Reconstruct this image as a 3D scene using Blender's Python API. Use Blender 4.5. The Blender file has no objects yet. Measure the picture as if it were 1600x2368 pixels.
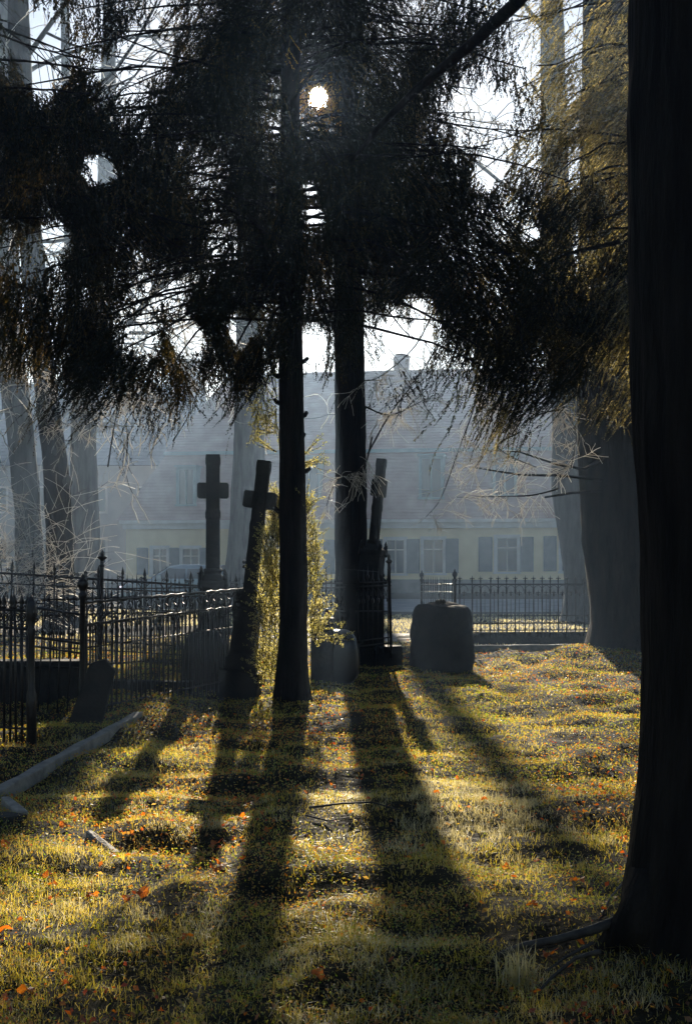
import bpy, math, random
import numpy as np
from mathutils import Vector, noise

# ------------------------------------------------------------------ camera, sky, sun, exposure
scene = bpy.context.scene
EYE, F = 1.6, 3000.0            # eye height (m), focal length in photo pixels
HX, HY = 800.0, 1290.0          # photo column straight ahead, horizon row
SUN_EL = math.atan2(1062, 3000)
SUN_AZ = math.atan2(-63, 3000)  # to the left of straight ahead
SUN_DIR = Vector((math.sin(SUN_AZ)*math.cos(SUN_EL), math.cos(SUN_AZ)*math.cos(SUN_EL), math.sin(SUN_EL)))

cam_d = bpy.data.cameras.new('camera')
cam = bpy.data.objects.new('camera', cam_d)
scene.collection.objects.link(cam)
scene.camera = cam
cam.location = (0, 0, EYE)
cam.rotation_euler = (math.radians(90), 0, 0)
cam_d.sensor_fit = 'VERTICAL'
cam_d.sensor_height = 36.0
cam_d.lens = 36.0*F/2368.0
cam_d.shift_y = (HY-1184)/2368.0
cam_d.clip_start = 0.1
cam_d.clip_end = 1500

world = bpy.data.worlds.new('World')
scene.world = world
world.use_nodes = True
wn, wl = world.node_tree.nodes, world.node_tree.links
wn.clear()
wo = wn.new('ShaderNodeOutputWorld')
bg = wn.new('ShaderNodeBackground')
sky = wn.new('ShaderNodeTexSky')
sky.sky_type = 'NISHITA'
sky.sun_disc = False
sky.sun_elevation = SUN_EL
sky.sun_rotation = SUN_AZ
sky.air_density = 1.0
sky.dust_density = 0.35
sky.ozone_density = 1.6
bg.inputs['Strength'].default_value = 0.052
wl.new(sky.outputs[0], bg.inputs['Color'])
# the solar disc itself with its narrow aureole (the sun stands inside the frame)
tc = wn.new('ShaderNodeTexCoord')
dp = wn.new('ShaderNodeVectorMath'); dp.operation = 'DOT_PRODUCT'
wl.new(tc.outputs['Generated'], dp.inputs[0]); dp.inputs[1].default_value = SUN_DIR
ac = wn.new('ShaderNodeMath'); ac.operation = 'ARCCOSINE'
wl.new(dp.outputs['Value'], ac.inputs[0])
mr = wn.new('ShaderNodeMapRange'); mr.interpolation_type = 'SMOOTHSTEP'
mr.inputs['From Min'].default_value = math.radians(0.55)
mr.inputs['From Max'].default_value = math.radians(0.24)
mr.inputs['To Min'].default_value = 0; mr.inputs['To Max'].default_value = 60
wl.new(ac.outputs[0], mr.inputs['Value'])
bg2 = wn.new('ShaderNodeBackground'); bg2.inputs['Color'].default_value = (1, .93, .78, 1)
wl.new(mr.outputs[0], bg2.inputs['Strength'])
ad = wn.new('ShaderNodeAddShader')
wl.new(bg.outputs[0], ad.inputs[0]); wl.new(bg2.outputs[0], ad.inputs[1])
wl.new(ad.outputs[0], wo.inputs['Surface'])

sun_d = bpy.data.lights.new('sun', 'SUN')
sun_d.energy = 5.0
sun_d.angle = math.radians(0.55)
sun_d.color = (1.0, 0.88, 0.70)
sun = bpy.data.objects.new('sun', sun_d)
scene.collection.objects.link(sun)
sun.rotation_euler = (-SUN_DIR).to_track_quat('-Z', 'Y').to_euler()

scene.view_settings.view_transform = 'Standard'
scene.view_settings.look = 'None'
scene.view_settings.gamma = 1.0
scene.view_settings.use_curve_mapping = False
scene.view_settings.exposure = 1.0
scene.cycles.use_denoising = True
scene.cycles.max_bounces = 8
scene.cycles.diffuse_bounces = 1
scene.cycles.glossy_bounces = 2
scene.cycles.transmission_bounces = 4
scene.cycles.transparent_max_bounces = 8
scene.cycles.volume_bounces = 0
scene.cycles.sample_clamp_indirect = 4.0

RNG = np.random.default_rng(7)
random.seed(7)
C = scene.collection

# ------------------------------------------------------------------ coordinates
def P(px, py, D):
    """point at distance D straight ahead that the photo shows at (px, py)"""
    return Vector(((px-HX)/F*D, D, EYE+(HY-py)/F*D))
def PX(px, D):
    return (px-HX)/F*D

def smooth(a, b, x):
    t = np.clip((x-a)/(b-a), 0, 1)
    return t*t*(3-2*t)

def vnoise(x, y, seed=0):
    """cheap value noise on arrays"""
    xi = np.floor(x).astype(int); yi = np.floor(y).astype(int)
    fx = x-xi; fy = y-yi
    fx = fx*fx*(3-2*fx); fy = fy*fy*(3-2*fy)
    def h(a, b):
        n = (a*374761393 + b*668265263 + seed*974711) & 0x7fffffff
        n = ((n ^ (n >> 13))*1274126177) & 0x7fffffff
        return ((n ^ (n >> 16)) & 0xffff)/65535.0
    return (h(xi, yi)*(1-fx)*(1-fy)+h(xi+1, yi)*fx*(1-fy)+h(xi, yi+1)*(1-fx)*fy+h(xi+1, yi+1)*fx*fy)

def hgt(x, y):
    """height of the ground"""
    x = np.asarray(x, float); y = np.asarray(y, float)
    z = 0.15*smooth(-1.0, -2.0, x)*smooth(9.5, 12.5, y)
    z = z + 0.22*np.exp(-(((x-4.0)/1.3)**2+((y-20)/1.5)**2))       # roots of the big tree
    z = z + 0.16*np.exp(-(((x-1.5)/0.75)**2+((y-5.3)/0.9)**2))
    z = z + 0.07*np.exp(-(((x+0.6)/0.6)**2+((y-14)/0.8)**2))
    near = smooth(34, 20, y)
    z = z + near*(0.07*(vnoise(x*1.1, y*1.1, 3)-.5)+0.12*(vnoise(x*2.6, y*2.6, 5)-.5)+0.034*(vnoise(x*8, y*8, 9)-.5))
    return z
def hg(x, y):
    return float(hgt(np.array([x]), np.array([y]))[0])

# ------------------------------------------------------------------ object helpers
def tag(o, label=None, cat=None, group=None, kind=None):
    if label: o['label'] = label
    if cat: o['category'] = cat
    if group: o['group'] = group
    if kind: o['kind'] = kind
    return o
def thing(name, label, cat, loc=(0, 0, 0), rz=0, group=None):
    o = bpy.data.objects.new(name, None)
    o.empty_display_size = 0.2
    C.objects.link(o)
    o.location = loc
    o.rotation_euler = (0, 0, rz)
    return tag(o, label, cat, group)
def link_mesh(name, me, mat, parent=None, loc=None, rot=None, scl=None):
    if mat is not None and len(me.materials) == 0:
        me.materials.append(mat)
    o = bpy.data.objects.new(name, me)
    C.objects.link(o)
    if parent: o.parent = parent
    if loc is not None: o.location = loc
    if rot is not None: o.rotation_euler = rot
    if scl is not None: o.scale = scl
    return o

class MB:
    """collects shapes, builds ONE mesh"""
    def __init__(s): s.v = []; s.f = []; s.sm = []
    def add(s, vs, fs, smooth=False):
        b = len(s.v)
        s.v.extend([tuple(v) for v in vs])
        s.f.extend([tuple(b+i for i in f) for f in fs])
        s.sm.extend([smooth]*len(fs))
    def box(s, x0, x1, y0, y1, z0, z1, M=None):
        vs = [Vector((x, y, z)) for z in (z0, z1) for y in (y0, y1) for x in (x0, x1)]
        if M is not None: vs = [M @ v for v in vs]
        s.add(vs, [(0, 2, 3, 1), (4, 5, 7, 6), (0, 1, 5, 4), (1, 3, 7, 5), (3, 2, 6, 7), (2, 0, 4, 6)])
    def tube(s, pts, rad, n=6, cap=True, smooth=True):
        pts = [Vector(p) for p in pts]
        if not hasattr(rad, '__len__'): rad = [rad]*len(pts)
        vs = []; fs = []
        T0 = (pts[1]-pts[0]).normalized()
        ref = Vector((0, 0, 1)) if abs(T0.z) < .9 else Vector((1, 0, 0))
        U = T0.cross(ref).normalized()
        for i, p in enumerate(pts):
            a = pts[max(i-1, 0)]; b = pts[min(i+1, len(pts)-1)]
            T = (b-a).normalized()
            U = (U-T*U.dot(T))
            if U.length < 1e-6: U = T.orthogonal()
            U.normalize()
            W = T.cross(U)
            for k in range(n):
                t = 2*math.pi*k/n
                vs.append(p+(U*math.cos(t)+W*math.sin(t))*rad[i])
        for i in range(len(pts)-1):
            for k in range(n):
                k2 = (k+1) % n
                fs.append((i*n+k, i*n+k2, (i+1)*n+k2, (i+1)*n+k))
        if cap:
            fs.append(tuple(reversed(range(n)))); fs.append(tuple((len(pts)-1)*n+k for k in range(n)))
        s.add(vs, fs, smooth)
    def lathe(s, prof, c=(0, 0, 0), n=10, sq=False, smooth=True):
        """prof: list of (r, z) about the vertical axis through c; sq: square section"""
        vs = []; fs = []
        if sq: n = 4
        for r, z in prof:
            for k in range(n):
                t = 2*math.pi*(k+(.5 if sq else 0))/n
                q = r*(math.sqrt(2) if sq else 1)
                vs.append((c[0]+q*math.cos(t), c[1]+q*math.sin(t), c[2]+z))
        for i in range(len(prof)-1):
            for k in range(n):
                k2 = (k+1) % n
                fs.append((i*n+k, i*n+k2, (i+1)*n+k2, (i+1)*n+k))
        fs.append(tuple(reversed(range(n)))); fs.append(tuple((len(prof)-1)*n+k for k in range(n)))
        s.add(vs, fs, smooth and not sq)
    def prism(s, poly, y0, y1):
        """poly of (x, z), extruded in y"""
        n = len(poly)
        vs = [(x, y0, z) for x, z in poly]+[(x, y1, z) for x, z in poly]
        fs = [tuple(range(n)), tuple(reversed(range(n, 2*n)))]
        for k in range(n):
            k2 = (k+1) % n
            fs.append((k, n+k, n+k2, k2))
        s.add(vs, fs)
    def mesh(s, name):
        me = bpy.data.meshes.new(name)
        me.from_pydata(s.v, [], s.f)
        me.polygons.foreach_set('use_smooth', s.sm)
        me.update()
        return me
    def build(s, name, mat, parent=None, **k):
        return link_mesh(name, s.mesh(name), mat, parent, **k)

def bevel(o, w=0.01, seg=2):
    m = o.modifiers.new('bevel', 'BEVEL'); m.width = w; m.segments = seg; m.limit_method = 'ANGLE'
    return o

def poly_mesh(name, V, nv):
    """V: (N, nv, 3) array of separate polygons -> one mesh"""
    V = np.ascontiguousarray(V, dtype=np.float32)
    N = V.shape[0]
    me = bpy.data.meshes.new(name)
    me.vertices.add(N*nv)
    me.vertices.foreach_set('co', V.reshape(-1))
    me.loops.add(N*nv)
    me.loops.foreach_set('vertex_index', np.arange(N*nv, dtype=np.int32))
    me.polygons.add(N)
    me.polygons.foreach_set('loop_start', np.arange(0, N*nv, nv, dtype=np.int32))
    me.polygons.foreach_set('loop_total', np.full(N, nv, dtype=np.int32))
    me.update(calc_edges=True)
    return me

# ------------------------------------------------------------------ materials
def new_mat(name):
    m = bpy.data.materials.new(name); m.use_nodes = True
    n, l = m.node_tree.nodes, m.node_tree.links
    return m, n, l, n['Principled BSDF']
def noisy(name, c1, c2, scale=8, rough=.85, bump=.3, spec=.3, metal=0, stretch=(1, 1, 1), detail=6, c3=None, bscale=None, dist=0.02, coord='Object'):
    m, n, l, b = new_mat(name)
    tc = n.new('ShaderNodeTexCoord'); mp = n.new('ShaderNodeMapping'); mp.inputs['Scale'].default_value = stretch
    l.new(tc.outputs[coord], mp.inputs['Vector'])
    nz = n.new('ShaderNodeTexNoise'); nz.inputs['Scale'].default_value = scale; nz.inputs['Detail'].default_value = detail
    l.new(mp.outputs[0], nz.inputs['Vector'])
    cr = n.new('ShaderNodeValToRGB')
    cr.color_ramp.elements[0].position = .35; cr.color_ramp.elements[0].color = (*c1, 1)
    cr.color_ramp.elements[1].position = .65; cr.color_ramp.elements[1].color = (*c2, 1)
    if c3:
        e = cr.color_ramp.elements.new(.8); e.color = (*c3, 1)
    l.new(nz.outputs['Fac'], cr.inputs['Fac']); l.new(cr.outputs[0], b.inputs['Base Color'])
    n2 = n.new('ShaderNodeTexNoise'); n2.inputs['Scale'].default_value = bscale or scale*3; n2.inputs['Detail'].default_value = 5
    l.new(mp.outputs[0], n2.inputs['Vector'])
    bp = n.new('ShaderNodeBump'); bp.inputs['Strength'].default_value = bump; bp.inputs['Distance'].default_value = dist
    l.new(n2.outputs['Fac'], bp.inputs['Height']); l.new(bp.outputs[0], b.inputs['Normal'])
    b.inputs['Roughness'].default_value = rough
    b.inputs['Specular IOR Level'].default_value = spec
    b.inputs['Metallic'].default_value = metal
    return m
def leafy(name, dif, trans, mix=.5, gloss=.0, vary=.5, scale=3.0, grough=.4):
    """thin leaf: diffuse + translucent, colour varied from clump to clump"""
    m = bpy.data.materials.new(name); m.use_nodes = True
    n, l = m.node_tree.nodes, m.node_tree.links
    n.clear()
    out = n.new('ShaderNodeOutputMaterial')
    tc = n.new('ShaderNodeTexCoord')
    nz = n.new('ShaderNodeTexNoise'); nz.inputs['Scale'].default_value = scale; nz.inputs['Detail'].default_value = 3
    l.new(tc.outputs['Object'], nz.inputs['Vector'])
    geo = n.new('ShaderNodeNewGeometry')
    def ramp(cols):
        mixv = n.new('ShaderNodeMath'); mixv.operation = 'MULTIPLY_ADD'
        l.new(geo.outputs['Random Per Island'], mixv.inputs[0]); mixv.inputs[1].default_value = vary
        ad = n.new('ShaderNodeMath'); ad.operation = 'MULTIPLY_ADD'
        l.new(nz.outputs['Fac'], ad.inputs[0]); ad.inputs[1].default_value = 1.6; ad.inputs[2].default_value = -.3-vary/2
        l.new(ad.outputs[0], mixv.inputs[2])
        cr = n.new('ShaderNodeValToRGB')
        els = cr.color_ramp.elements
        while len(els) < len(cols): els.new(.5)
        for k, c in enumerate(cols):
            els[k].position = k/(len(cols)-1); els[k].color = (*c, 1)
        l.new(mixv.outputs[0], cr.inputs['Fac'])
        return cr
    d = n.new('ShaderNodeBsdfDiffuse'); t = n.new('ShaderNodeBsdfTranslucent')
    l.new(ramp(dif).outputs[0], d.inputs['Color']); l.new(ramp(trans).outputs[0], t.inputs['Color'])
    mx = n.new('ShaderNodeMixShader'); mx.inputs[0].default_value = mix
    l.new(d.outputs[0], mx.inputs[1]); l.new(t.outputs[0], mx.inputs[2])
    last = mx
    if gloss:
        g = n.new('ShaderNodeBsdfGlossy'); g.inputs['Roughness'].default_value = grough
        m2 = n.new('ShaderNodeMixShader'); m2.inputs[0].default_value = gloss
        l.new(mx.outputs[0], m2.inputs[1]); l.new(g.outputs[0], m2.inputs[2]); last = m2
    l.new(last.outputs[0], out.inputs['Surface'])
    return m

M = {}
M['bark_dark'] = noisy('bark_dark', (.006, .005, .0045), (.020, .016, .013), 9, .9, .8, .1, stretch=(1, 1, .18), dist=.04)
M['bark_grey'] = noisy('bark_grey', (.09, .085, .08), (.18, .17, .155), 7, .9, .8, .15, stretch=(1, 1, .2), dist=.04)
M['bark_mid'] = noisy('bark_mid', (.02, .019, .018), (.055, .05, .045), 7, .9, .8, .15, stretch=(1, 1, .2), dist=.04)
M['twig'] = noisy('twig', (.025, .02, .017), (.06, .05, .04), 20, .7, .2, .3)
M['frost_twig'] = leafy('frost_twig', [(.4, .38, .34), (.75, .7, .62)], [(.8, .74, .64), (.98, .93, .85)], .65, .10)
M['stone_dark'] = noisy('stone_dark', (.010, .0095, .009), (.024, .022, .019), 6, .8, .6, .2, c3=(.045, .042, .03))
M['stone_light'] = noisy('stone_light', (.15, .135, .115), (.27, .24, .2), 9, .75, .4, .4, c3=(.16, .17, .11))
M['iron'] = noisy('iron', (.010, .009, .009), (.028, .020, .015), 30, .38, .25, .5, metal=.35, dist=.004)
M['soil'] = noisy('soil', (.012, .010, .006), (.035, .028, .014), 5, .95, .7, .1, c3=(.05, .04, .018), dist=.03)
M['path'] = noisy('path', (.16, .14, .12), (.26, .22, .19), 3, .8, .3, .15)
M['street'] = noisy('street', (.10, .105, .11), (.2, .21, .22), 1.2, .8, .2, .3)
M['grass'] = leafy('grass', [(.025, .03, .006), (.10, .085, .02), (.18, .15, .07)], [(.34, .36, .015), (.95, .68, .04), (.95, .74, .20)], .72, .08, .9, 1.3)
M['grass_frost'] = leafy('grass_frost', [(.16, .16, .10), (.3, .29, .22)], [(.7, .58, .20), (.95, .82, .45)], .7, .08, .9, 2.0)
M['clover'] = leafy('clover', [(.03, .05, .008), (.07, .08, .015), (.09, .05, .02)], [(.30, .42, .02), (.70, .58, .07), (.85, .34, .03)], .7, .08, 1.0, 1.1)
M['litter'] = leafy('litter', [(.08, .035, .012), (.14, .07, .02), (.16, .11, .05)], [(.95, .16, .01), (.95, .34, .02), (.9, .6, .12)], .6, .05, 1.2, 1.5)
M['leaf_orange'] = leafy('leaf_orange', [(.3, .07, .01), (.42, .16, .02)], [(.9, .16, .01), (1.0, .32, .02)], .6, .04, .6, 5)
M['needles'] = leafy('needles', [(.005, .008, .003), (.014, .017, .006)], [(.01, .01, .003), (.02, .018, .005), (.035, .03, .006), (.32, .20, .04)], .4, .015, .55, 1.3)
M['needles_backlit'] = leafy('needles_backlit', [(.010, .014, .005), (.030, .030, .010)], [(.02, .02, .005), (.09, .08, .02), (.30, .24, .06), (.92, .72, .22)], .5, .05, .9, 1.6)  # copy of the needles with gold backlight put into the colour
M['needles_sun_glow'] = leafy('needles_sun_glow', [(.10, .05, .01), (.2, .11, .03)], [(.6, .25, .02), (1.0, .62, .10)], .7, .04, .9, 3)  # warm glow around the sun, painted as orange needle colour
M['yew'] = leafy('yew', [(.02, .028, .006), (.05, .05, .015)], [(.45, .42, .05), (1.0, .84, .30)], .75, .10, .9, 4)
M['wall_yellow'] = noisy('wall_yellow', (.70, .57, .34), (.78, .65, .40), 1.5, .9, .1, .2)
M['plinth'] = noisy('plinth', (.16, .15, .14), (.22, .21, .19), 3, .9, .2, .2)
M['trim'] = noisy('trim', (.55, .52, .46), (.62, .6, .55), 3, .7, .05, .3)
M['shutter'] = noisy('shutter', (.13, .14, .14), (.17, .18, .18), 4, .7, .1, .3)
M['teal'] = noisy('teal', (.22, .30, .30), (.28, .36, .35), 3, .7, .1, .3)
M['roof'] = noisy('roof', (.34, .22, .18), (.44, .32, .27), 1.4, .85, .4, .2, c3=(.5, .4, .36))
M['roof2'] = noisy('roof2', (.12, .12, .13), (.2, .2, .21), 1.0, .85, .3, .2)
M['wall_pale'] = noisy('wall_pale', (.3, .29, .27), (.38, .36, .33), 1.0, .9, .1, .2)
m_, n_, l_, b_ = new_mat('glass'); M['glass'] = m_
b_.inputs['Base Color'].default_value = (.06, .07, .08, 1); b_.inputs['Roughness'].default_value = .08
m_, n_, l_, b_ = new_mat('car_paint'); M['car_paint'] = m_
b_.inputs['Base Color'].default_value = (.20, .28, .34, 1); b_.inputs['Roughness'].default_value = .25; b_.inputs['Metallic'].default_value = .4
m_, n_, l_, b_ = new_mat('rubber'); M['rubber'] = m_
b_.inputs['Base Color'].default_value = (.02, .02, .02, 1)
m_, n_, l_, b_ = new_mat('lamp_red'); M['lamp_red'] = m_
b_.inputs['Base Color'].default_value = (.6, .06, .02, 1); b_.inputs['Roughness'].default_value = .2; b_.inputs['Transmission Weight'].default_value = .6
m_, n_, l_, b_ = new_mat('lamp_clear'); M['lamp_clear'] = m_
b_.inputs['Base Color'].default_value = (.75, .72, .9, 1); b_.inputs['Roughness'].default_value = .15; b_.inputs['Transmission Weight'].default_value = .7
m_, n_, l_, b_ = new_mat('polished'); M['polished'] = m_
b_.inputs['Base Color'].default_value = (.012, .012, .014, 1); b_.inputs['Roughness'].default_value = .3
m_, n_, l_, b_ = new_mat('bronze'); M['bronze'] = m_
b_.inputs['Base Color'].default_value = (.05, .04, .03, 1); b_.inputs['Roughness'].default_value = .4; b_.inputs['Metallic'].default_value = .8

# ------------------------------------------------------------------ ground (one sheet, finer near the camera)
def axis(segs):
    out = []
    for a, b, st in segs:
        n = max(1, int(round((b-a)/st)))
        out += [a+(b-a)*k/n for k in range(n)]
    out.append(segs[-1][1])
    return np.array(out)
gx = axis([(-125, -12, 8), (-12, -5, .5), (-5, 5.5, .075), (5.5, 12, .5), (12, 125, 8)])
gy = axis([(-55, 0, 5), (0, 3, .3), (3, 14, .07), (14, 26, .15), (26, 40, 1), (40, 175, 7)])
XX, YY = np.meshgrid(gx, gy)
ZZ = hgt(XX, YY)
nx, ny = len(gx), len(gy)
me = bpy.data.meshes.new('ground')
idx = np.arange(nx*ny).reshape(ny, nx)
quads = np.stack([idx[:-1, :-1], idx[:-1, 1:], idx[1:, 1:], idx[1:, :-1]], -1).reshape(-1, 4).astype(np.int32)
me.vertices.add(nx*ny); me.vertices.foreach_set('co', np.stack([XX, YY, ZZ], -1).reshape(-1).astype(np.float32))
me.loops.add(quads.size); me.loops.foreach_set('vertex_index', quads.reshape(-1))
me.polygons.add(len(quads)); me.polygons.foreach_set('loop_start', np.arange(0, quads.size, 4, dtype=np.int32))
me.polygons.foreach_set('loop_total', np.full(len(quads), 4, dtype=np.int32))
me.update(calc_edges=True)
me.polygons.foreach_set('use_smooth', np.ones(len(quads), dtype=bool))
tag(link_mesh('ground', me, M['soil']), kind='structure')
def sheet(name, x0, x1, y0, y1, z, mat, st=2.0):
    m = MB()
    xs = np.arange(x0, x1+.01, st)
    for a, b in zip(xs[:-1], xs[1:]):
        w = lambda t: .15*math.sin(t*1.3)+.1*math.sin(t*3.1)
        m.add([(a, y0+w(a), z), (b, y0+w(b), z), (b, y1+w(b+9), z), (a, y1+w(a+9), z)], [(0, 1, 2, 3)])
    return tag(m.build(name, mat), kind='structure')
sheet('gravel_path', -60, 60, 24.6, 27.2, .012, M['path'])
sheet('street', -100, 100, 38.2, 50, .010, M['street'])

# ------------------------------------------------------------------ house across the street
HOUSE_SL = .16                                  # facade: Y = 59.5 - SL * X
def fac(px):
    u = (px-HX)/F
    Y = 59.5/(1+HOUSE_SL*u)
    return u*Y, Y
h_ang = -math.atan(HOUSE_SL)
x0_, y0_ = fac(800)
house = thing('house', 'long yellow house with tiled mansard roof and shuttered windows behind the graveyard', 'house', (x0_, y0_, 0), h_ang)
ch, sh = math.cos(h_ang), math.sin(h_ang)
def hs(px):
    X, Y = fac(px)
    return (X-x0_)*ch+(Y-y0_)*sh
def hz(px, py, back=0):
    return EYE+(HY-py)/F*(fac(px)[1]+back)
S0, S1 = hs(292), 21.0
DEP = 9.6
EZ = 3.25
# walls with real openings on the front
wins = [(353, 387, 1268, 1328), (422, 460, 1268, 1328), (893, 935, 1248, 1325), (978, 1025, 1247, 1324), (1148, 1196, 1243, 1321), (1298, 1340, 1241, 1320), (1450, 1496, 1241, 1320), (700, 742, 1250, 1326)]
shuts = [(318, 344), (392, 416), (463, 486), (860, 885), (940, 970), (1030, 1060), (1106, 1138), (1202, 1233), (1256, 1286), (1348, 1376), (1415, 1444), (1502, 1530), (668, 695), (748, 775)]
ws = sorted([(hs(a), hs(b), hz(a, d), hz(a, c)) for a, b, c, d in wins])
m = MB()
TH = .35
edges = [S0]+[v for w in ws for v in (w[0], w[1])]+[S1]
for k in range(0, len(edges), 2):
    m.box(edges[k], edges[k+1], 0, TH, .62, EZ)
for a, b, z0, z1 in ws:
    m.box(a, b, 0, TH, .62, z0); m.box(a, b, 0, TH, z1, EZ)
m.box(S0, S0+TH, TH, DEP, .62, EZ); m.box(S1-TH, S1, TH, DEP, .62, EZ); m.box(S0, S1, DEP-TH, DEP-.002, .62, EZ)
m.build('wall', M['wall_yellow'], house)
m = MB(); m.box(S0-.04, S1+.04, -.05, DEP+.04, -.3, .62); m.build('plinth', M['plinth'], house)
m = MB(); m.box(S0-.1, S1+.1, -.22, -.002, EZ-.30, EZ-.05); m.box(S0-.2, S1+.2, -.42, .1, EZ-.05+.003, EZ+.10)
m.build('cornice', M['trim'], house)
for a, b, z0, z1 in ws:
    w = MB(); t = .13
    w.box(a-t, a+.03, -.04, .12, z0-.1, z1+t); w.box(b-.03, b+t, -.04, .12, z0-.1, z1+t)
    w.box(a+.03, b-.03, -.04, .12, z1-.03, z1+t-.003); w.box(a-t-.03, b+t+.03, -.09, .1, z0-.12, z0-.02)
    w.box((a+b)/2-.03, (a+b)/2+.03, .05, .1, z0, z1); w.box(a, b, .055, .095, z0+(z1-z0)*.68, z0+(z1-z0)*.68+.05)
    wo_ = w.build('window', M['trim'], house)
    g = MB(); g.box(a, b, .10, .115, z0, z1); g.build('pane', M['glass'], wo_)
for a, b in shuts:
    wz = min(ws, key=lambda q: abs((q[0]+q[1])/2-(hs(a)+hs(b))/2))
    s = MB(); sa, sb = hs(a), hs(b); z0, z1 = wz[2]-.02, wz[3]+.02
    s.box(sa, sa+.06, -.07, -.02, z0, z1); s.box(sb-.06, sb, -.07, -.02, z0, z1)
    nsl = 16
    for k in range(nsl):
        zz = z0+(z1-z0)*k/nsl
        s.add([(sa+.06, -.07, zz), (sb-.06, -.07, zz), (sb-.06, -.03, zz+(z1-z0)/nsl+.01), (sa+.06, -.03, zz+(z1-z0)/nsl+.01)], [(0, 1, 2, 3)])
    s.build('shutter', M['shutter'], house)
# roof: steep lower slope, shallower upper slope, laid in courses
def slope(m, sA0, sA1, d0, z0, sB0, sB1, d1, z1, n):
    """courses from (d0,z0) up to (d1,z1); the ends move from sA to sB"""
    for k in range(n):
        t0, t1 = k/n, (k+1)/n
        L = lambda a, b, t: a+(b-a)*t
        a0, a1, b0, b1 = L(sA0, sB0, t0), L(sA1, sB1, t0), L(sA0, sB0, t1), L(sA1, sB1, t1)
        q0, q1, r0, r1 = L(d0, d1, t0), L(d0, d1, t1), L(z0, z1, t0), L(z0, z1, t1)
        m.add([(a0, q0-.008, r0+.012), (a1, q0-.008, r0+.012), (b1, q1, r1), (b0, q1, r1), (a0, q0, r0), (a1, q0, r0)], [(0, 1, 2, 3), (4, 5, 1, 0)])
m = MB()
MZ, RZ, MD = 6.62, 10.75, 1.35
slope(m, S0-.3, S1+.3, -.4, EZ+.1, S0+1.6, S1-1.4, MD, MZ, 22)
slope(m, S0+1.5, S1-1.3, MD-.15, MZ+.02, S0+3.7, S1-5, DEP/2, RZ, 30)
m.add([(S0-.3, -.4, EZ+.1), (S0-.3, DEP+.4, EZ+.1), (S0+1.6, DEP-MD, MZ), (S0+1.6, MD, MZ)], [(0, 1, 2, 3)])
m.add([(S0+1.5, MD-.15, MZ), (S0+1.5, DEP-MD+.15, MZ), (S0+3.7, DEP/2, RZ)], [(0, 1, 2)])
m.add([(S1+.3, -.4, EZ+.1), (S1+.3, DEP+.4, EZ+.1), (S1-1.4, DEP-MD, MZ), (S1-1.4, MD, MZ)], [(0, 1, 2, 3)])
m.add([(S1-1.3, MD-.15, MZ), (S1-1.3, DEP-MD+.15, MZ), (S1-5, DEP/2, RZ)], [(0, 1, 2)])
m.add([(S0-.3, DEP+.4, EZ+.1), (S1+.3, DEP+.4, EZ+.1), (S1-1.4, DEP-MD, MZ), (S0+1.6, DEP-MD, MZ)], [(0, 1, 2, 3)])
m.add([(S0+1.5, DEP-MD+.15, MZ), (S1-1.3, DEP-MD+.15, MZ), (S1-5, DEP/2, RZ), (S0+3.7, DEP/2, RZ)], [(0, 1, 2, 3)])
m.add([(S0-.3, -.4, EZ+.1), (S1+.3, -.4, EZ+.1), (S1+.3, DEP+.4, EZ+.1), (S0-.3, DEP+.4, EZ+.1)], [(0, 1, 2, 3)])
m.tube([(S0+3.7, DEP/2, RZ), (S1-5, DEP/2, RZ)], .1, 6)
roof = m.build('roof', M['roof'], house)
m = MB(); m.box(S0+1.5, S1-1.3, MD-.34, MD-.14, MZ-.12, MZ+.04); m.build('gutter', M['teal'], house)
cx = (877+912)/2
m = MB(); a, b = hs(878), hs(911)
a, b = a*1.07, b*1.07
m.box(a, b, DEP/2-.5, DEP/2+.2, RZ-.6, RZ+.62)
m.lathe([(.42, 0), (.40, .1), (.30, .2), (.12, .27)], ((a+b)/2, DEP/2-.15, RZ+.62), 12)
m.build('chimney', M['roof'], roof)
for (a, b, c, d) in [(966, 1022, 1056, 1152), (1134, 1190, 1052, 1146), (414, 458, 1082, 1168), (690, 742, 1060, 1154)]:
    k = 1.012
    s0, s1 = hs(a)*k, hs(b)*k; z0, z1 = hz(a, d, .5), hz(a, c, .5)
    dd = -.4+(MD+.4)*((z0-EZ)/(MZ-EZ))-.12
    w = MB(); t = .13
    w.box(s0, s0+t, dd-.02, MD, z0, z1); w.box(s1-t, s1, dd-.02, MD, z0, z1)
    w.box(s0+t, s1-t, dd-.02, MD, z1-t, z1-.002); w.box(s0-.04, s1+.04, dd-.08, dd+.1, z0-.08, z0+.02)
    w.box((s0+s1)/2-.03, (s0+s1)/2+.03, dd, dd+.06, z0, z1-t)
    w.box(s0-.06, s1+.06, dd-.12, MD, z1, z1+.09)
    q = w.build('dormer', M['teal'], house)
    g = MB(); g.box(s0+t, s1-t, dd+.08, dd+.1, z0, z1-t); g.build('pane', M['glass'], q)

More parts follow.
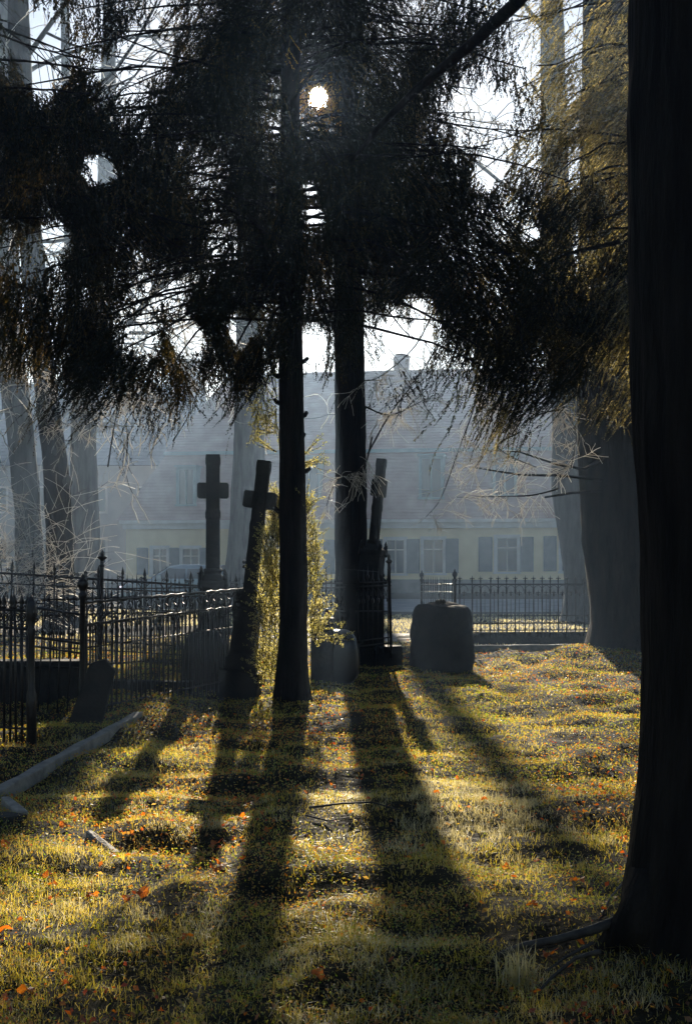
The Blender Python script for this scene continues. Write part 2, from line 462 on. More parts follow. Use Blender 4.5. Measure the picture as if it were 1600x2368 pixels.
# taller building further back on the left
b2 = thing('tall_house', 'tall hazy gabled house with chimneys behind the bare trees at left', 'house', (PX(443, 76), 76, 0), 0)
m = MB()
L2 = 22
m.box(-L2, 0, 0, 9, -.3, 7.0); m.build('wall', M['wall_pale'], b2)
m = MB()
slope(m, -L2-.3, .3, -.4, 7.0, -L2-.3, .3, 4.5, 12.4, 26)
m.add([(-L2-.3, 9.4, 7), (.3, 9.4, 7), (.3, 4.5, 12.4), (-L2-.3, 4.5, 12.4)], [(0, 1, 2, 3)])
r2 = m.build('roof', M['roof2'], b2)
m = MB(); m.add([(-.05, 0, 7), (-.05, 9, 7), (-.05, 4.5, 12.2), (-.35, 0, 7), (-.35, 9, 7), (-.35, 4.5, 12.2)], [(0, 1, 2), (5, 4, 3), (0, 2, 5, 3), (1, 4, 5, 2)])
m.build('gable', M['wall_pale'], b2)
for c_ in (-.95, -7.5, -14):
    m = MB(); m.box(c_-.9, c_+.9, 3.9, 5.1, 11.4, 13.65); m.box(c_-1, c_+1, 3.8, 5.2, 13.65, 13.85)
    m.build('chimney', M['wall_pale'], r2)
for k in range(7):
    for lv in (1.2, 4.2):
        w = MB(); s0 = -2.6-k*2.9
        w.box(s0-.6, s0+.6, -.05, -.003, lv, lv+1.6); q = w.build('window', M['trim'], b2)
        g = MB(); g.box(s0-.48, s0+.48, -.065, -.052, lv+.12, lv+1.48); g.build('pane', M['glass'], q)

# ------------------------------------------------------------------ parked car in front of the house
def build_car():
    D = 40.0
    t = thing('parked_car', 'pale blue small car parked in the haze beyond the left cross', 'car', (PX(440, D), D, 0), math.radians(-12))
    prof = [(-1.95, .35), (-2.0, .62), (-1.9, .78), (-1.05, .93), (-.45, 1.34), (-.1, 1.40), (.9, 1.38), (1.55, 1.05), (1.85, .98), (1.95, .6), (1.9, .35)]
    m = MB()
    half = .82
    rows = []
    for x, z in prof:
        ins = 0 if z < .95 else (z-.95)*.35
        rows.append([(x, -half+ins, z), (x, half-ins, z)])
    vs = [p for r in rows for p in r]
    n = len(rows)
    fs = [(2*i, 2*i+1, 2*i+3, 2*i+2) for i in range(n-1)]+[(0, 2*n-2, 2*n-1, 1)]
    fs += [tuple(2*i for i in range(n)), tuple(2*i+1 for i in reversed(range(n)))]
    m.add(vs, fs)
    bevel(m.build('body', M['car_paint'], t), .05, 2)
    m = MB(); m.add([(-1.0, -.72, .955), (-1.0, .72, .955), (-.5, .66, 1.32), (-.5, -.66, 1.32)], [(0, 1, 2, 3)])
    m.build('windscreen', M['glass'], t, loc=(-.02, 0, .02))
    m = MB(); m.add([(1.52, -.7, 1.08), (1.52, .7, 1.08), (.97, .66, 1.34), (.97, -.66, 1.34)], [(0, 1, 2, 3)])
    m.build('rear_window', M['glass'], t, loc=(.02, 0, .02))
    for sy in (-1, 1):
        for x0, x1 in ((-.85, .1), (.16, 1.3)):
            m = MB(); yb, yt = sy*(half+.006), sy*(half-.13+.006)
            m.add([(x0, yb-.0*sy, .97), (x1, yb, .97), (min(x1, .95), yt, 1.3), (max(x0, -.42), yt, 1.3)], [(0, 1, 2, 3)])
            m.build('side_window', M['glass'], t)
        for x in (-1.25, 1.25):
            m = MB(); m.tube([(x, sy*.62, .31), (x, sy*.84, .31)], .31, 18); w = m.build('wheel', M['rubber'], t)
            m = MB(); m.tube([(x, sy*.70, .31), (x, sy*.855, .31)], .19, 12); m.build('rim', M['trim'], w)
        m = MB(); m.box(-2.0, -1.9, sy*.62-.14, sy*.62+.14, .60, .74); m.build('headlight', M['lamp_clear'], t)
        m = MB(); m.box(-.75, -.6, sy*.86-.08, sy*.86+.08, .96, 1.08); m.build('wing_mirror', M['car_paint'], t)
build_car()

# ------------------------------------------------------------------ trees
def wob(seed, t, amp, fr=1.0):
    return amp*(noise.noise(Vector((seed*7.3, t*fr, 0)))), amp*(noise.noise(Vector((seed*3.1+50, t*fr, 9))))

def trunk_mesh(pts, rad, n=20, ridge=.06, seed=0, step=.18, fl=1.6):
    """pts: centre line [(x,y,z)], rad: radii; subdivided, with bark ridges; bottom flares into roots"""
    P0 = [Vector(p) for p in pts]
    cp, cr = [], []
    for i in range(len(P0)-1):
        seg = (P0[i+1]-P0[i]).length; k = max(1, int(seg/step))
        for j in range(k):
            t = j/k
            # smooth interpolation
            a = P0[max(i-1, 0)]; b = P0[i]; c = P0[i+1]; d = P0[min(i+2, len(P0)-1)]
            q = .5*((2*b)+(c-a)*t+(2*a-5*b+4*c-d)*t*t+(3*b-3*c+d-a)*t**3)
            cp.append(q); cr.append(rad[i]+(rad[i+1]-rad[i])*t)
    cp.append(P0[-1]); cr.append(rad[-1])
    vs, fs = [], []
    z0 = cp[0].z
    for i, (p, r) in enumerate(zip(cp, cr)):
        for k in range(n):
            a = 2*math.pi*k/n
            h = p.z-z0
            flare = math.exp(-h/.28)*(.35+.45*max(0, math.sin(a*2.5+seed)))*min(1, r*2.2)
            rr = r*(1+ridge*noise.noise(Vector((math.cos(a)*3+seed, math.sin(a)*3, h*1.2)))*2+ridge*.8*noise.noise(Vector((k*1.7+seed, h*.6, 3)))
                    + ridge*.8*noise.noise(Vector((k*5.7+seed, h*4, 7))))+flare*r*fl
            vs.append((p.x+rr*math.cos(a), p.y+rr*math.sin(a), p.z))
    for i in range(len(cp)-1):
        for k in range(n):
            k2 = (k+1) % n
            fs.append((i*n+k, i*n+k2, (i+1)*n+k2, (i+1)*n+k))
    m = MB(); m.add(vs, fs, True); m.f.append(tuple(len(vs)-n+k for k in range(n))); m.sm.append(False)
    return m

def curve_pts(p0, d0, L, n, droop=0, wobble=.1, seed=0):
    p = Vector(p0); d = Vector(d0).normalized(); out = [p.copy()]
    for i in range(n):
        d = d+Vector((random.uniform(-wobble, wobble), random.uniform(-wobble, wobble), random.uniform(-wobble, wobble)-droop))
        d.normalize(); p = p+d*(L/n); out.append(p.copy())
    return out

def bare_branches(m, p, d, L, r, depth, droop=.03, wob_=.16, kids=4, rmin=.003, frost=None):
    """recursive bare branching gathered in one mesh builder; frost: second builder for the last twigs"""
    pts = curve_pts(p, d, L, 6, droop, wob_)
    tgt = frost if (depth == 0 and frost is not None) else m
    tgt.tube(pts, [max(rmin, r*(1-.75*i/6)) for i in range(7)], 5 if r > .03 else 3, cap=False)
    if depth == 0: return
    for k in range(kids):
        i = random.randint(1, 6)
        t = (pts[i]-pts[i-1]).normalized()
        side = Vector((random.gauss(0, 1), random.gauss(0, 1), random.gauss(0, .6)))
        dd = (t*.8+side.normalized()*.75).normalized()
        bare_branches(m, pts[i], dd, L*random.uniform(.45, .7), r*(1-.75*i/6)*.6, depth-1, droop*1.5, wob_*1.15, kids, rmin, frost)

# --- spruce foliage: curtains of hanging twigs, made of many needle tufts
def twig_template(seed, nq=27, L=.5):
    """a hanging tail: fine stem, short needle tufts set close along it, tapering to the tip"""
    r = np.random.default_rng(seed)
    def cv(t):
        return np.stack([.12*np.sin(t*2.2+seed)*L, .09*np.sin(t*3+seed*2)*L, -t*L], -1)
    t = (np.arange(nq)+r.random(nq))/nq
    a = cv(t)
    out = []
    pa = r.random()*np.pi
    ang = np.where(np.arange(nq) % 2 == 0, pa, pa+np.pi)+r.normal(0, .7, nq)
    side = np.stack([np.cos(ang), np.sin(ang), -r.uniform(.9, 2.2, nq)], -1)
    side /= np.linalg.norm(side, axis=1)[:, None]
    ln = r.uniform(.04, .085, nq)*(1-.5*t)*(.75+.25*np.sin(t*9+seed))
    w = r.uniform(.013, .022, nq)
    wv = np.cross(side, r.normal(size=(nq, 3))); wv /= np.linalg.norm(wv, axis=1)[:, None]
    out.append(np.stack([a+side*ln[:, None]*.25-wv*w[:, None]*.62, a+side*ln[:, None]*.4+wv*w[:, None]*.62, a+side*ln[:, None]], 1))
    k = 5; tt = np.arange(k+1)/k; c = cv(tt)
    e = np.array([math.cos(pa+1), math.sin(pa+1), 0])*.009
    out.append(np.stack([c[:-1]-e, c[:-1]+e, c[1:]], 1))
    return np.concatenate(out)
TW = [twig_template(k) for k in range(16)]
SUNN = np.array(SUN_DIR)
CAMN = np.array([0, 0, EYE])
def place_twigs(pos, scale, rng, tilt=.5, holes=()):
    """pos (N,3), scale (N,) -> polygons (N*nq,4,3)"""
    N = len(pos)
    outs = []
    which = rng.integers(0, len(TW), N)
    az = rng.random(N)*2*np.pi
    # neighbouring twigs hang the same way
    tx = (vnoise(pos[:, 0]*1.3, pos[:, 2]*1.1+pos[:, 1], 31)-.5)*2.2+rng.normal(0, .16, N)
    ty = (vnoise(pos[:, 0]*1.3+7, pos[:, 2]*1.1+pos[:, 1], 32)-.5)*1.4+rng.normal(0, .16, N)
    for k in range(len(TW)):
        s = np.where(which == k)[0]
        if len(s) == 0: continue
        T = TW[k]
        ca, sa = np.cos(az[s]), np.sin(az[s])
        x = T[None, ..., 0]*ca[:, None, None]-T[None, ..., 1]*sa[:, None, None]
        y = T[None, ..., 0]*sa[:, None, None]+T[None, ..., 1]*ca[:, None, None]
        z = np.broadcast_to(T[None, ..., 2], x.shape)
        x2 = x-z*tx[s][:, None, None]; y2 = y-z*ty[s][:, None, None]
        V = np.stack([x2, y2, z], -1)*scale[s][:, None, None, None]+pos[s][:, None, None, :]
        outs.append(V.reshape(-1, 3, 3))
    return np.concatenate(outs)
# open lanes in the foliage: (from point, direction, radius)
def lane_filter(pos, lanes):
    keep = np.ones(len(pos), bool)
    nz = .05+1.1*vnoise(pos[:, 0]*3.2, pos[:, 2]*3.2+pos[:, 1]*2, 4)+.9*vnoise(pos[:, 0]*9, pos[:, 2]*5+pos[:, 1]*2, 8)
    for (px, py, rad) in lanes:
        d = np.array([(px-HX)/F, 1.0, (HY-py)/F]); d /= np.linalg.norm(d)
        v = pos-CAMN
        t = v@d
        dist = np.linalg.norm(v-t[:, None]*d, axis=1)
        ang = dist/np.maximum(t, 1)*F
        keep &= ~(ang < rad*nz)
    return keep
LANES = [(738, 226, 20), (640, 300, 15), (1085, 235, 75), (1165, 250, 50), (230, 395, 42), (130, 555, 42), (335, 118, 45), (722, 440, 20), (730, 500, 24),
         (60, 90, 75), (85, 165, 55), (930, 790, 85), (905, 850, 60), (330, 770, 62), (430, 780, 50), (720, 800, 40), (960, 720, 40), (1235, 540, 28), (240, 165, 20), (1130, 400, 34), (560, 760, 34)]
def guided(m, pts, acc, rng, dens, tw, latL, r0):
    P_ = [Vector(p) for p in pts]
    m.tube(P_, [r0*.7*(1-.8*i/(len(P_)-1))+.003 for i in range(len(P_))], 6, cap=False)
    pos = []
    for a, b in zip(P_[:-1], P_[1:]):
        seg = (b-a).length; tang = np.array((b-a)/seg); k = max(1, int(seg/(.11/dens)))
        sd = np.cross(tang, [0, 0, 1])+1e-6; sd /= np.linalg.norm(sd)
        for j in range(k):
            base = np.array(a)+tang*seg*(j+.5)/k
            for s in (-1, 1):
                ll = latL*rng.uniform(.5, 1.1); q = max(2, int(ll/.19))
                tt = (np.arange(q)+rng.random(q))/q*ll
                dirn = tang*.5+sd*s*.8+np.array([0, 0, rng.uniform(-.4, .0)]); dirn /= np.linalg.norm(dirn)
                pp = base+dirn*tt[:, None]; pp[:, 2] -= .35*tt**2
                pos.append(pp)
    pos = np.concatenate(pos)
    acc.append((pos, rng.uniform(tw[0], tw[1], len(pos))/.5))
def bough(m, acc, rng, x0, y0, D0, x1, y1, D1, dens=1.65, tw=(.32, .62), latL=.62, bow=26, r0=.024, n=6):
    """a sagging bough from (x0,y0) at the trunk to (x1,y1)"""
    pts = []
    for i in range(n+1):
        t = i/n
        yy = y0+(y1-y0)*t**1.5-bow*math.sin(t*math.pi)
        pts.append(P(x0+(x1-x0)*t, yy+random.uniform(-9, 9)*(i > 0), D0+(D1-D0)*t+random.uniform(-.12, .12)*(i > 0)))
    guided(m, pts, acc, rng, dens, tw, latL, r0)
def spruce_limb(m, p0, az, L, rise, rng, acc, dens=1.0, tw=(.35, .75), latL=.75, r0=.026, sag=.5, st=.12, zcut=8.7):
    """one limb from p0, heading az; hanging curtains appended to acc"""
    n = 9
    if p0[2] > zcut: dens *= .4; r0 *= .8
    d = Vector((math.sin(az), math.cos(az), rise)).normalized()
    pts = [Vector(p0)]
    for i in range(n):
        d = Vector((d.x+random.uniform(-.15, .15), d.y+random.uniform(-.15, .15), d.z-sag/n+(1.3*sag/n if i > 5 else 0)+random.uniform(-.07, .07)))
        d.normalize(); pts.append(pts[-1]+d*(L/n))
    for q in pts[1:]:
        if q.y > 3 and math.hypot((q.x/q.y)*F+HX-738, HY-(q.z-EYE)/q.y*F-226) < 48 and abs(math.sin(az)) > .1:
            r0 = .006
    m.tube(pts, [r0*.6*(1-.8*i/n)+.003 for i in range(n+1)], 5, cap=False)
    step = .11/dens
    k = max(2, int(L/step))
    P_ = np.array([tuple(p) for p in pts])
    pos = []
    for j in range(k):
        t = (st+(1-st)*j/k)*n
        i = min(int(t), n-1); f = t-i
        base = P_[i]*(1-f)+P_[i+1]*f
        tang = P_[i+1]-P_[i]; tang /= np.linalg.norm(tang)
        sd = np.array([tang[1], -tang[0], 0]); sd /= np.linalg.norm(sd)+1e-6
        frac = t/n
        ll = latL*(1.0-.55*frac)*rng.uniform(.6, 1.15)
        for s in (-1, 1):
            dirn = tang*.55+sd*s*.85+np.array([0, 0, rng.uniform(-.35, .05)])
            dirn /= np.linalg.norm(dirn)
            q = max(2, int(ll/.20))
            tt = (np.arange(q)+rng.random(q))/q*ll
            pp = base+dirn*tt[:, None]; pp[:, 2] -= .35*tt**2
            pos.append(pp)
            if rng.random() < .35:
                m.tube([base, base+dirn*ll*.5-np.array([0, 0, .08*ll]), base+dirn*ll-np.array([0, 0, .35*ll*ll])], [.005, .004, .002], 3, cap=False)
    pos = np.concatenate(pos)
    sc = rng.uniform(tw[0], tw[1], len(pos))/.5
    acc.append((pos, sc))

def finish_crown(acc, rng, parent, mat, name='crown', keep=1.0, gap=.445, drop=.13, chain=(.12, .35, .6, .8), sun_glow=None):
    pos = np.concatenate([a[0] for a in acc]); sc = np.concatenate([a[1] for a in acc])
    # each spray carries hanging branchlets: chains of twigs one below the other
    n_ = len(pos); ch_ = rng.random(n_)
    P2 = [pos]; S2 = [sc]; off = rng.normal(0, .035, (n_, 3))*[1, 1, 0]
    for lv in range(1, 5):
        q = ch_ > chain[lv-1]
        P2.append(pos[q]+off[q]*lv+np.array([0, 0, -drop*lv])+rng.normal(0, .02, (q.sum(), 3))); S2.append(sc[q]*(1-.1*lv))
    pos = np.concatenate(P2); sc = np.concatenate(S2)
    # foliage hangs in clumps with thin places between them
    g = vnoise(pos[:, 0]*1.9+pos[:, 1]*.35, pos[:, 2]*2.3, 14)*.6+vnoise(pos[:, 0]*4.6+pos[:, 1]*.8, pos[:, 2]*3.2, 15)*.4
    k = rng.random(len(pos)) < np.clip((g-gap)*14, .015, 1)*keep
    pos, sc = pos[k], sc[k]
    V = place_twigs(pos, sc, rng)
    V = V[lane_filter(V.mean(1), LANES)]
    if sun_glow is not None:  # sprays in front of the sun take the painted glow colour
        c = V.mean(1); q = np.hypot(c[:, 0]-sun_glow[0], c[:, 2]-sun_glow[2])+.10*(vnoise(c[:, 0]*9, c[:, 2]*9, 77)-.5) < sun_glow[3]
        tag(link_mesh('sun_glow_sprays', poly_mesh('sun_glow_sprays', V[q], 3), M['needles_sun_glow'], parent), kind='stuff')
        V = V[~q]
    o = link_mesh(name, poly_mesh(name, V, 3), mat, parent)
    tag(o, kind='stuff')
    print(name, len(pos), len(V))
    return o

# slender spruce in front (trunk in the middle of the picture)
DA = 14.0
ax = PX(677, DA)
spA = thing('spruce', 'slender spruce with drooping dark boughs, its straight trunk beside the golden yew', 'tree', (0, 0, 0))
zA = hg(ax, DA)-.05
pa = [(PX(675, DA), DA, zA), (PX(678, DA), DA, .8), (PX(678, DA), DA, 2.0), (PX(674, DA), DA, 3.2), (PX(671, DA), DA, 5.0), (PX(673, DA), DA, 8), (PX(676, DA), DA, 12)]
trunk_mesh(pa, [.17, .150, .148, .135, .118, .095, .02], 22, .05, 1, .12).build('trunk', M['bark_dark'], spA)
# stubs on the bare lower trunk
for px, py, s, L in ((637, 868, -1, .10), (704, 835, 1, .08), (707, 1090, 1, .09), (640, 930, -1, .05), (700, 1010, 1, .04), (640, 1180, -1, .05), (705, 960, 1, .05)):
    q = P(px, py, DA)
    m = MB(); m.tube([q+Vector((-s*.06, 0, -.02)), q, q+Vector((s*L*.5, -.03, .03))], [.03, .026, .02], 7)
    m.build('branch_stub', M['bark_dark'], spA)
lm = MB(); acc = []
rA = np.random.default_rng(11)
c0 = np.array([ax, DA])
lev = 0
for z in np.arange(4.15, 11.6, .34):
    Lmax = 3.3*(1-max(0, z-5.2)/8.5) if z > 5.2 else 3.2
    nb = 7 if z < 8.7 else 5
    for k in range(nb):
        az = 2*math.pi*(k/nb)+lev*1.15+random.uniform(-.25, .25)
        back = math.cos(az)            # >0: away from camera (towards the sun)
        L = Lmax*random.uniform(.8, 1.08)
        if back > .25 and z < 4.7: continue
        if abs(math.sin(az)) < .35 and back < 0 and z < 4.6: L *= .6
        if math.sin(az) > .2 and z < 4.7 and back > -.2: L *= .55
        if back > 0: L *= .8
        spruce_limb(lm, (ax, DA, z), az, L, .12, rA, acc, dens=.42, tw=(.25, .55), latL=.9, sag=.6, st=.12)
    lev += 1
random.seed(99)
for i, (y0, x1, y1) in enumerate([(-70, 170, -20), (-10, 190, 30), (40, 400, 70), (80, 150, 130), (130, 330, 190), (170, 20, 215), (215, 130, 262), (250, -10, 300), (300, 60, 345), (335, 10, 395), (375, 290, 420), (420, -10, 470),
                                  (455, 120, 505), (490, 30, 560), (520, 210, 590), (560, 60, 640), (590, 170, 690), (625, 40, 760), (640, 260, 750), (655, 120, 800), (690, 380, 790), (700, 240, 850)]):
    bough(lm, acc, rA, 662, y0, 14, x1+random.uniform(-25, 25), y1, (12.2, 13.4, 15.4, 12.8)[i % 4] if y0 < 560 else (12.2, 12.9, 13.4)[i % 3])
for i, (y0, x1, y1) in enumerate([(620, 560, 740), (660, 520, 860), (600, 430, 760), (700, 585, 880), (560, 470, 700), (640, 350, 900)]):
    bough(lm, acc, rA, 662, y0, 14, x1, y1, 13.3, 1.3, (.25, .5), .38, 12)
for i, (y0, x1, y1) in enumerate([(-60, 1150, -20), (0, 1180, 40), (60, 1010, 100), (110, 1210, 150), (200, 980, 250), (280, 1230, 330), (330, 1010, 370), (350, 1290, 420), (400, 1120, 470), (440, 1250, 560), (480, 960, 560), (500, 1180, 640), (560, 1010, 640), (300, 900, 340), (150, 900, 190)]):
    bough(lm, acc, rA, 690, y0, 14, x1+random.uniform(-20, 20), y1, (12.4, 13.6, 15.2)[i % 3] if y0 < 480 else (12.4, 13.2)[i % 2])
for (x0, y0, x1, y1) in [(700, 540, 800, 700), (700, 300, 770, 420), (700, 600, 760, 760)]:
    bough(lm, acc, rA, x0, y0, 14, x1, y1, 13.3, 1.1, (.25, .5), .35, 8)
for (x0, y0, x1, y1) in [(1010, 610, 1060, 800), (1060, 600, 1150, 800), (1150, 640, 1215, 830), (980, 560, 1110, 700), (1180, 600, 1290, 760), (1120, 560, 1250, 690)]:
    bough(lm, acc, rA, x0, y0, 13, x1, y1, 12.8, 1.5, (.28, .55), .42, 10)
lm.build('limbs', M['bark_dark'], spA)
q_ = P(730, 232, 14)  # centre of the sprays coloured to glow around the sun
finish_crown(acc, rA, spA, M['needles'], sun_glow=(q_.x, q_.y, q_.z, .27))

# tree B (dark straight trunk right behind)
DB = 21.0
spB = thing('spruce', 'larger straight dark trunk right of the slender spruce, behind the leaning cross', 'tree', (0, 0, 0))
pb = [(PX(812, DB), DB, -.05), (PX(812, DB), DB, 1.2), (PX(811, DB), DB, 3), (PX(808, DB), DB, 5), (PX(803, DB), DB, 7), (PX(800, DB), DB, 10), (PX(798, DB), DB, 16)]
trunk_mesh(pb, [.29, .262, .25, .24, .22, .17, .03], 22, .05, 5, .2).build('trunk', M['bark_dark'], spB)
lm = MB(); acc = []
rB = np.random.default_rng(23)
lev = 0
for z in np.arange(5.7, 15.4, .45):
    Lmax = 3.6*(1-max(0, z-7)/10)
    for k in range(6):
        az = 2*math.pi*(k/6)+lev*1.3+random.uniform(-.3, .3)
        if math.cos(az) > .2 and z < 7.0: continue
        spruce_limb(lm, (PX(803, DB), DB, z), az, Lmax*random.uniform(.75, 1.05), .10, rB, acc, dens=.52, tw=(.3, .6), latL=.9, sag=.6, r0=.03, zcut=11)
for i, (y0, x1, y1) in enumerate([(640, 520, 700), (640, 1120, 690), (600, 1230, 680), (690, 1060, 760)]):
    bough(lm, acc, rB, 803, y0, DB, x1, y1, 19.4+.3*(i % 2), .8, (.35, .6), .7, 18)
lm.build('limbs', M['bark_dark'], spB)
finish_crown(acc, rB, spB, M['needles'])

# left-hand spruce outside the frame, its boughs cross the upper left
spD = thing('spruce', 'spruce whose dark boughs hang in from beyond the left edge', 'tree', (0, 0, 0))
DD = 12.5
dxp = PX(-170, DD)
trunk_mesh([(dxp, DD, -.05), (dxp, DD, 2), (dxp-.02, DD, 5), (dxp, DD, 9), (dxp, DD, 13)], [.2, .17, .15, .1, .02], 18, .05, 19, .2).build('trunk', M['bark_dark'], spD)
lm = MB(); acc = []
rD = np.random.default_rng(57)
lev = 0
for z in np.arange(4.4, 11.5, .40):
    Lmax = (1.9 if z < 5.0 else 3.1 if z < 6.2 else 2.3 if z < 6.8 else 1.6)
    for k in range(7):
        az = 2*math.pi*(k/7)+lev*1.1+random.uniform(-.3, .3)
        if math.sin(az) < -.3: continue
        if math.cos(az) > .3 and z < 5.4: continue
        spruce_limb(lm, (dxp, DD, z), az, Lmax*random.uniform(.8, 1.1), .10, rD, acc, dens=.9, tw=(.3, .7), latL=.8, sag=.55)
lm.build('limbs', M['bark_dark'], spD)
finish_crown(acc, rD, spD, M['needles'])

# right-hand spruce standing outside the frame edge, whose boughs hang into the picture
spC = thing('spruce', 'spruce whose gold-lit hanging boughs fill the upper right behind the near trunk', 'tree', (0, 0, 0))
DC = 15.5
cxp = PX(1560, DC)
pc = [(cxp, DC, -.05), (cxp, DC, 2), (cxp-.02, DC, 5), (cxp, DC, 9), (cxp, DC, 14)]
trunk_mesh(pc, [.22, .19, .17, .12, .02], 18, .05, 9, .2).build('trunk', M['bark_dark'], spC)
lm = MB(); acc = []
rC = np.random.default_rng(31)
lev = 0
for z in np.arange(4.0, 12.5, .42):
    Lmax = 3.2*(1-max(0, z-6)/9)
    for k in range(7):
        az = 2*math.pi*(k/7)+lev*1.1+random.uniform(-.3, .3)
        if math.sin(az) > .5: continue
        if math.cos(az) > .3 and z < 4.9: continue
        spruce_limb(lm, (cxp, DC, z), az, Lmax*random.uniform(.7, 1.05)*(.75 if z < 4.8 else 1), .10, rC, acc, dens=.4, tw=(.25, .55), latL=.75, sag=.6)
# drooping boughs in the middle right
for i, (y0, x1, y1) in enumerate([(-40, 1230, 0), (40, 1290, 90), (110, 1240, 160), (180, 1300, 240), (260, 1220, 300), (330, 1290, 400), (400, 1230, 460), (470, 1320, 540), (530, 1240, 600), (600, 1330, 680), (640, 1260, 730), (690, 1370, 760), (150, 1380, 200), (430, 1390, 480)]):
    bough(lm, acc, rC, 1500, y0, DC, x1, y1, (14.4, 15.4, 13.8)[i % 3], 1.1, (.28, .5), .5, 15)
guided(lm, [P(1430, 560, 14), P(1300, 590, 13.6), P(1180, 660, 13.3), P(1110, 760, 13.2), P(1065, 850, 13.2)], acc, rC, .9, (.3, .7), .5, .035)
guided(lm, [P(830, 630, 14.2), P(960, 640, 14), P(1080, 690, 13.8), P(1170, 770, 13.5), P(1215, 880, 13.3)], acc, rC, .9, (.3, .65), .5, .035)
guided(lm, [P(1440, 620, 14.5), P(1370, 650, 14.2), P(1310, 730, 14), P(1290, 800, 14)], acc, rC, .9, (.3, .6), .45, .03)
acc2 = []
for (x0, y0, D0_, x1, y1) in [(1500, 440, DC, 1290, 620), (1500, 540, DC, 1330, 760), (1490, 380, DC, 1240, 520), (1490, 600, DC, 1370, 840), (1480, 560, DC, 1250, 800), (1480, 520, DC, 1290, 880)]:
    bough(lm, acc2, rC, x0, y0, D0_, x1, y1, 13.2, 1.3, (.3, .55), .45, 20)
lm.build('limbs', M['bark_dark'], spC)
finish_crown(acc2, rC, spC, M['needles'])
finish_crown(acc, rC, spC, M['needles_backlit'], gap=.44, drop=.15, chain=(.0, .1, .3, .5))

# near trunk filling the right edge
DN = 5.0
nt = thing('near_tree', 'huge black tree trunk filling the right edge, roots and fallen sticks at its foot', 'tree', (0, 0, 0))
nxc = PX(1449, DN)+.40
pn = [(nxc-.02, DN, -.05), (nxc, DN, .25), (nxc+.03, DN, .8), (nxc+.025, DN, 1.6), (nxc, DN, 2.6), (nxc-.01, DN, 4), (nxc, DN, 7), (nxc, DN, 10)]
trunk_mesh(pn, [.43, .405, .375, .37, .385, .38, .33, .28], 40, .035, 12, .07, .06).build('trunk', M['bark_dark'], nt)
m = MB()
for pts, r in (([(nxc-.26, DN-.05, .22), (nxc-.38, DN-.1, .07), (nxc-.5, DN-.02, -.06)], (.15, .10, .05)),):
    m.tube([Vector(p)+Vector((0, 0, hg(p[0], p[1]))) for p in pts], r, 10)
m.build('root', M['bark_dark'], nt)
# tree leans out of the picture: high dead limb crossing the top
m = MB()
m.tube([(nxc, DN, 6.5), P(1330, -160, 8.5), P(1190, 10, 9.5), P(1080, 110, 10), P(960, 210, 10.3), P(880, 290, 10.5), P(810, 375, 10.8)], [.09, .07, .05, .042, .034, .026, .016], 8)
m.build('limb', M['bark_dark'], nt)

# other hazy trunks: (label, D, centre-line px/py, half widths px, material)
def px_trunk(name, label, D, line, mat, n=20, seed=0, group=None, top=None, ridge=.05):
    t = thing(name, label, 'tree', (0, 0, 0), 0, group)
    pts = []; rad = []
    for px, py, hw in line:
        q = P(px, py, D); pts.append(tuple(q)); rad.append(hw/F*D)
    z0 = pts[0][2]
    if z0 > -.05:
        pts[0] = (pts[0][0], pts[0][1], -.05)
    trunk_mesh(pts, rad, n, ridge, seed, .3).build('trunk', mat, t)
    return t, pts
random.seed(21)
def limbs_on(t, specs, D, mat, depth=3, kids=4, frostmat=None, rmin=.006, droop=.03):
    m = MB(); fr = MB() if frostmat else None
    for (px, py, dx, dy, dz, L, r) in specs:
        bare_branches(m, P(px, py, D), Vector((dx, dy, dz)), L, r*.62, depth, droop, .26, kids, rmin, fr)
    tag(m.build('limbs', mat, t), kind='stuff')
    if fr and fr.v: tag(fr.build('twigs', frostmat, t), kind='stuff')

G2 = 'hazy bare trees between the graves and the house'
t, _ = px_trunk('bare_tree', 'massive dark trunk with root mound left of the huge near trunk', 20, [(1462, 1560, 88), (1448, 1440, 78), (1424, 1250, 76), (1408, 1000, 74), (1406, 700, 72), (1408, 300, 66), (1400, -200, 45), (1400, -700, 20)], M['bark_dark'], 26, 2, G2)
m = MB()
for pts in ([(1395, 1060), (1350, 1085), (1290, 1075), (1200, 1045), (1110, 1040)], [(1390, 1110), (1300, 1100), (1200, 1098), (1090, 1080)], [(1390, 1135), (1320, 1140), (1260, 1150)]):
    m.tube([P(a, b, 19.6-i*.5) for i, (a, b) in enumerate(pts)], [.03, .022, .015, .01, .005][:len(pts)], 6)
m.build('limb', M['bark_dark'], t)
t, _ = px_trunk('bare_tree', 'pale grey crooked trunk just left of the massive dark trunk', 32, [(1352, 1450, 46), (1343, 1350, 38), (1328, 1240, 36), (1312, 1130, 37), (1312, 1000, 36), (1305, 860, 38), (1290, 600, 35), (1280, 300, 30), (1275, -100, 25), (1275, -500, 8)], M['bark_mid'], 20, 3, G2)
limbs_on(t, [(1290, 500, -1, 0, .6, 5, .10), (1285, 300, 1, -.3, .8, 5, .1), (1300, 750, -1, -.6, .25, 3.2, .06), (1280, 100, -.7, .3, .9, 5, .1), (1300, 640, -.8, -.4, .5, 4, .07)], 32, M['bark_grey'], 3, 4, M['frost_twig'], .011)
t, _ = px_trunk('bare_tree', 'pale trunk in the haze between the two upright stone crosses', 38, [(570, 1425, 52), (567, 1330, 46), (572, 1200, 41), (576, 1000, 35), (578, 800, 32), (580, 500, 30), (582, 100, 25), (584, -500, 8)], M['bark_grey'], 20, 4, G2)
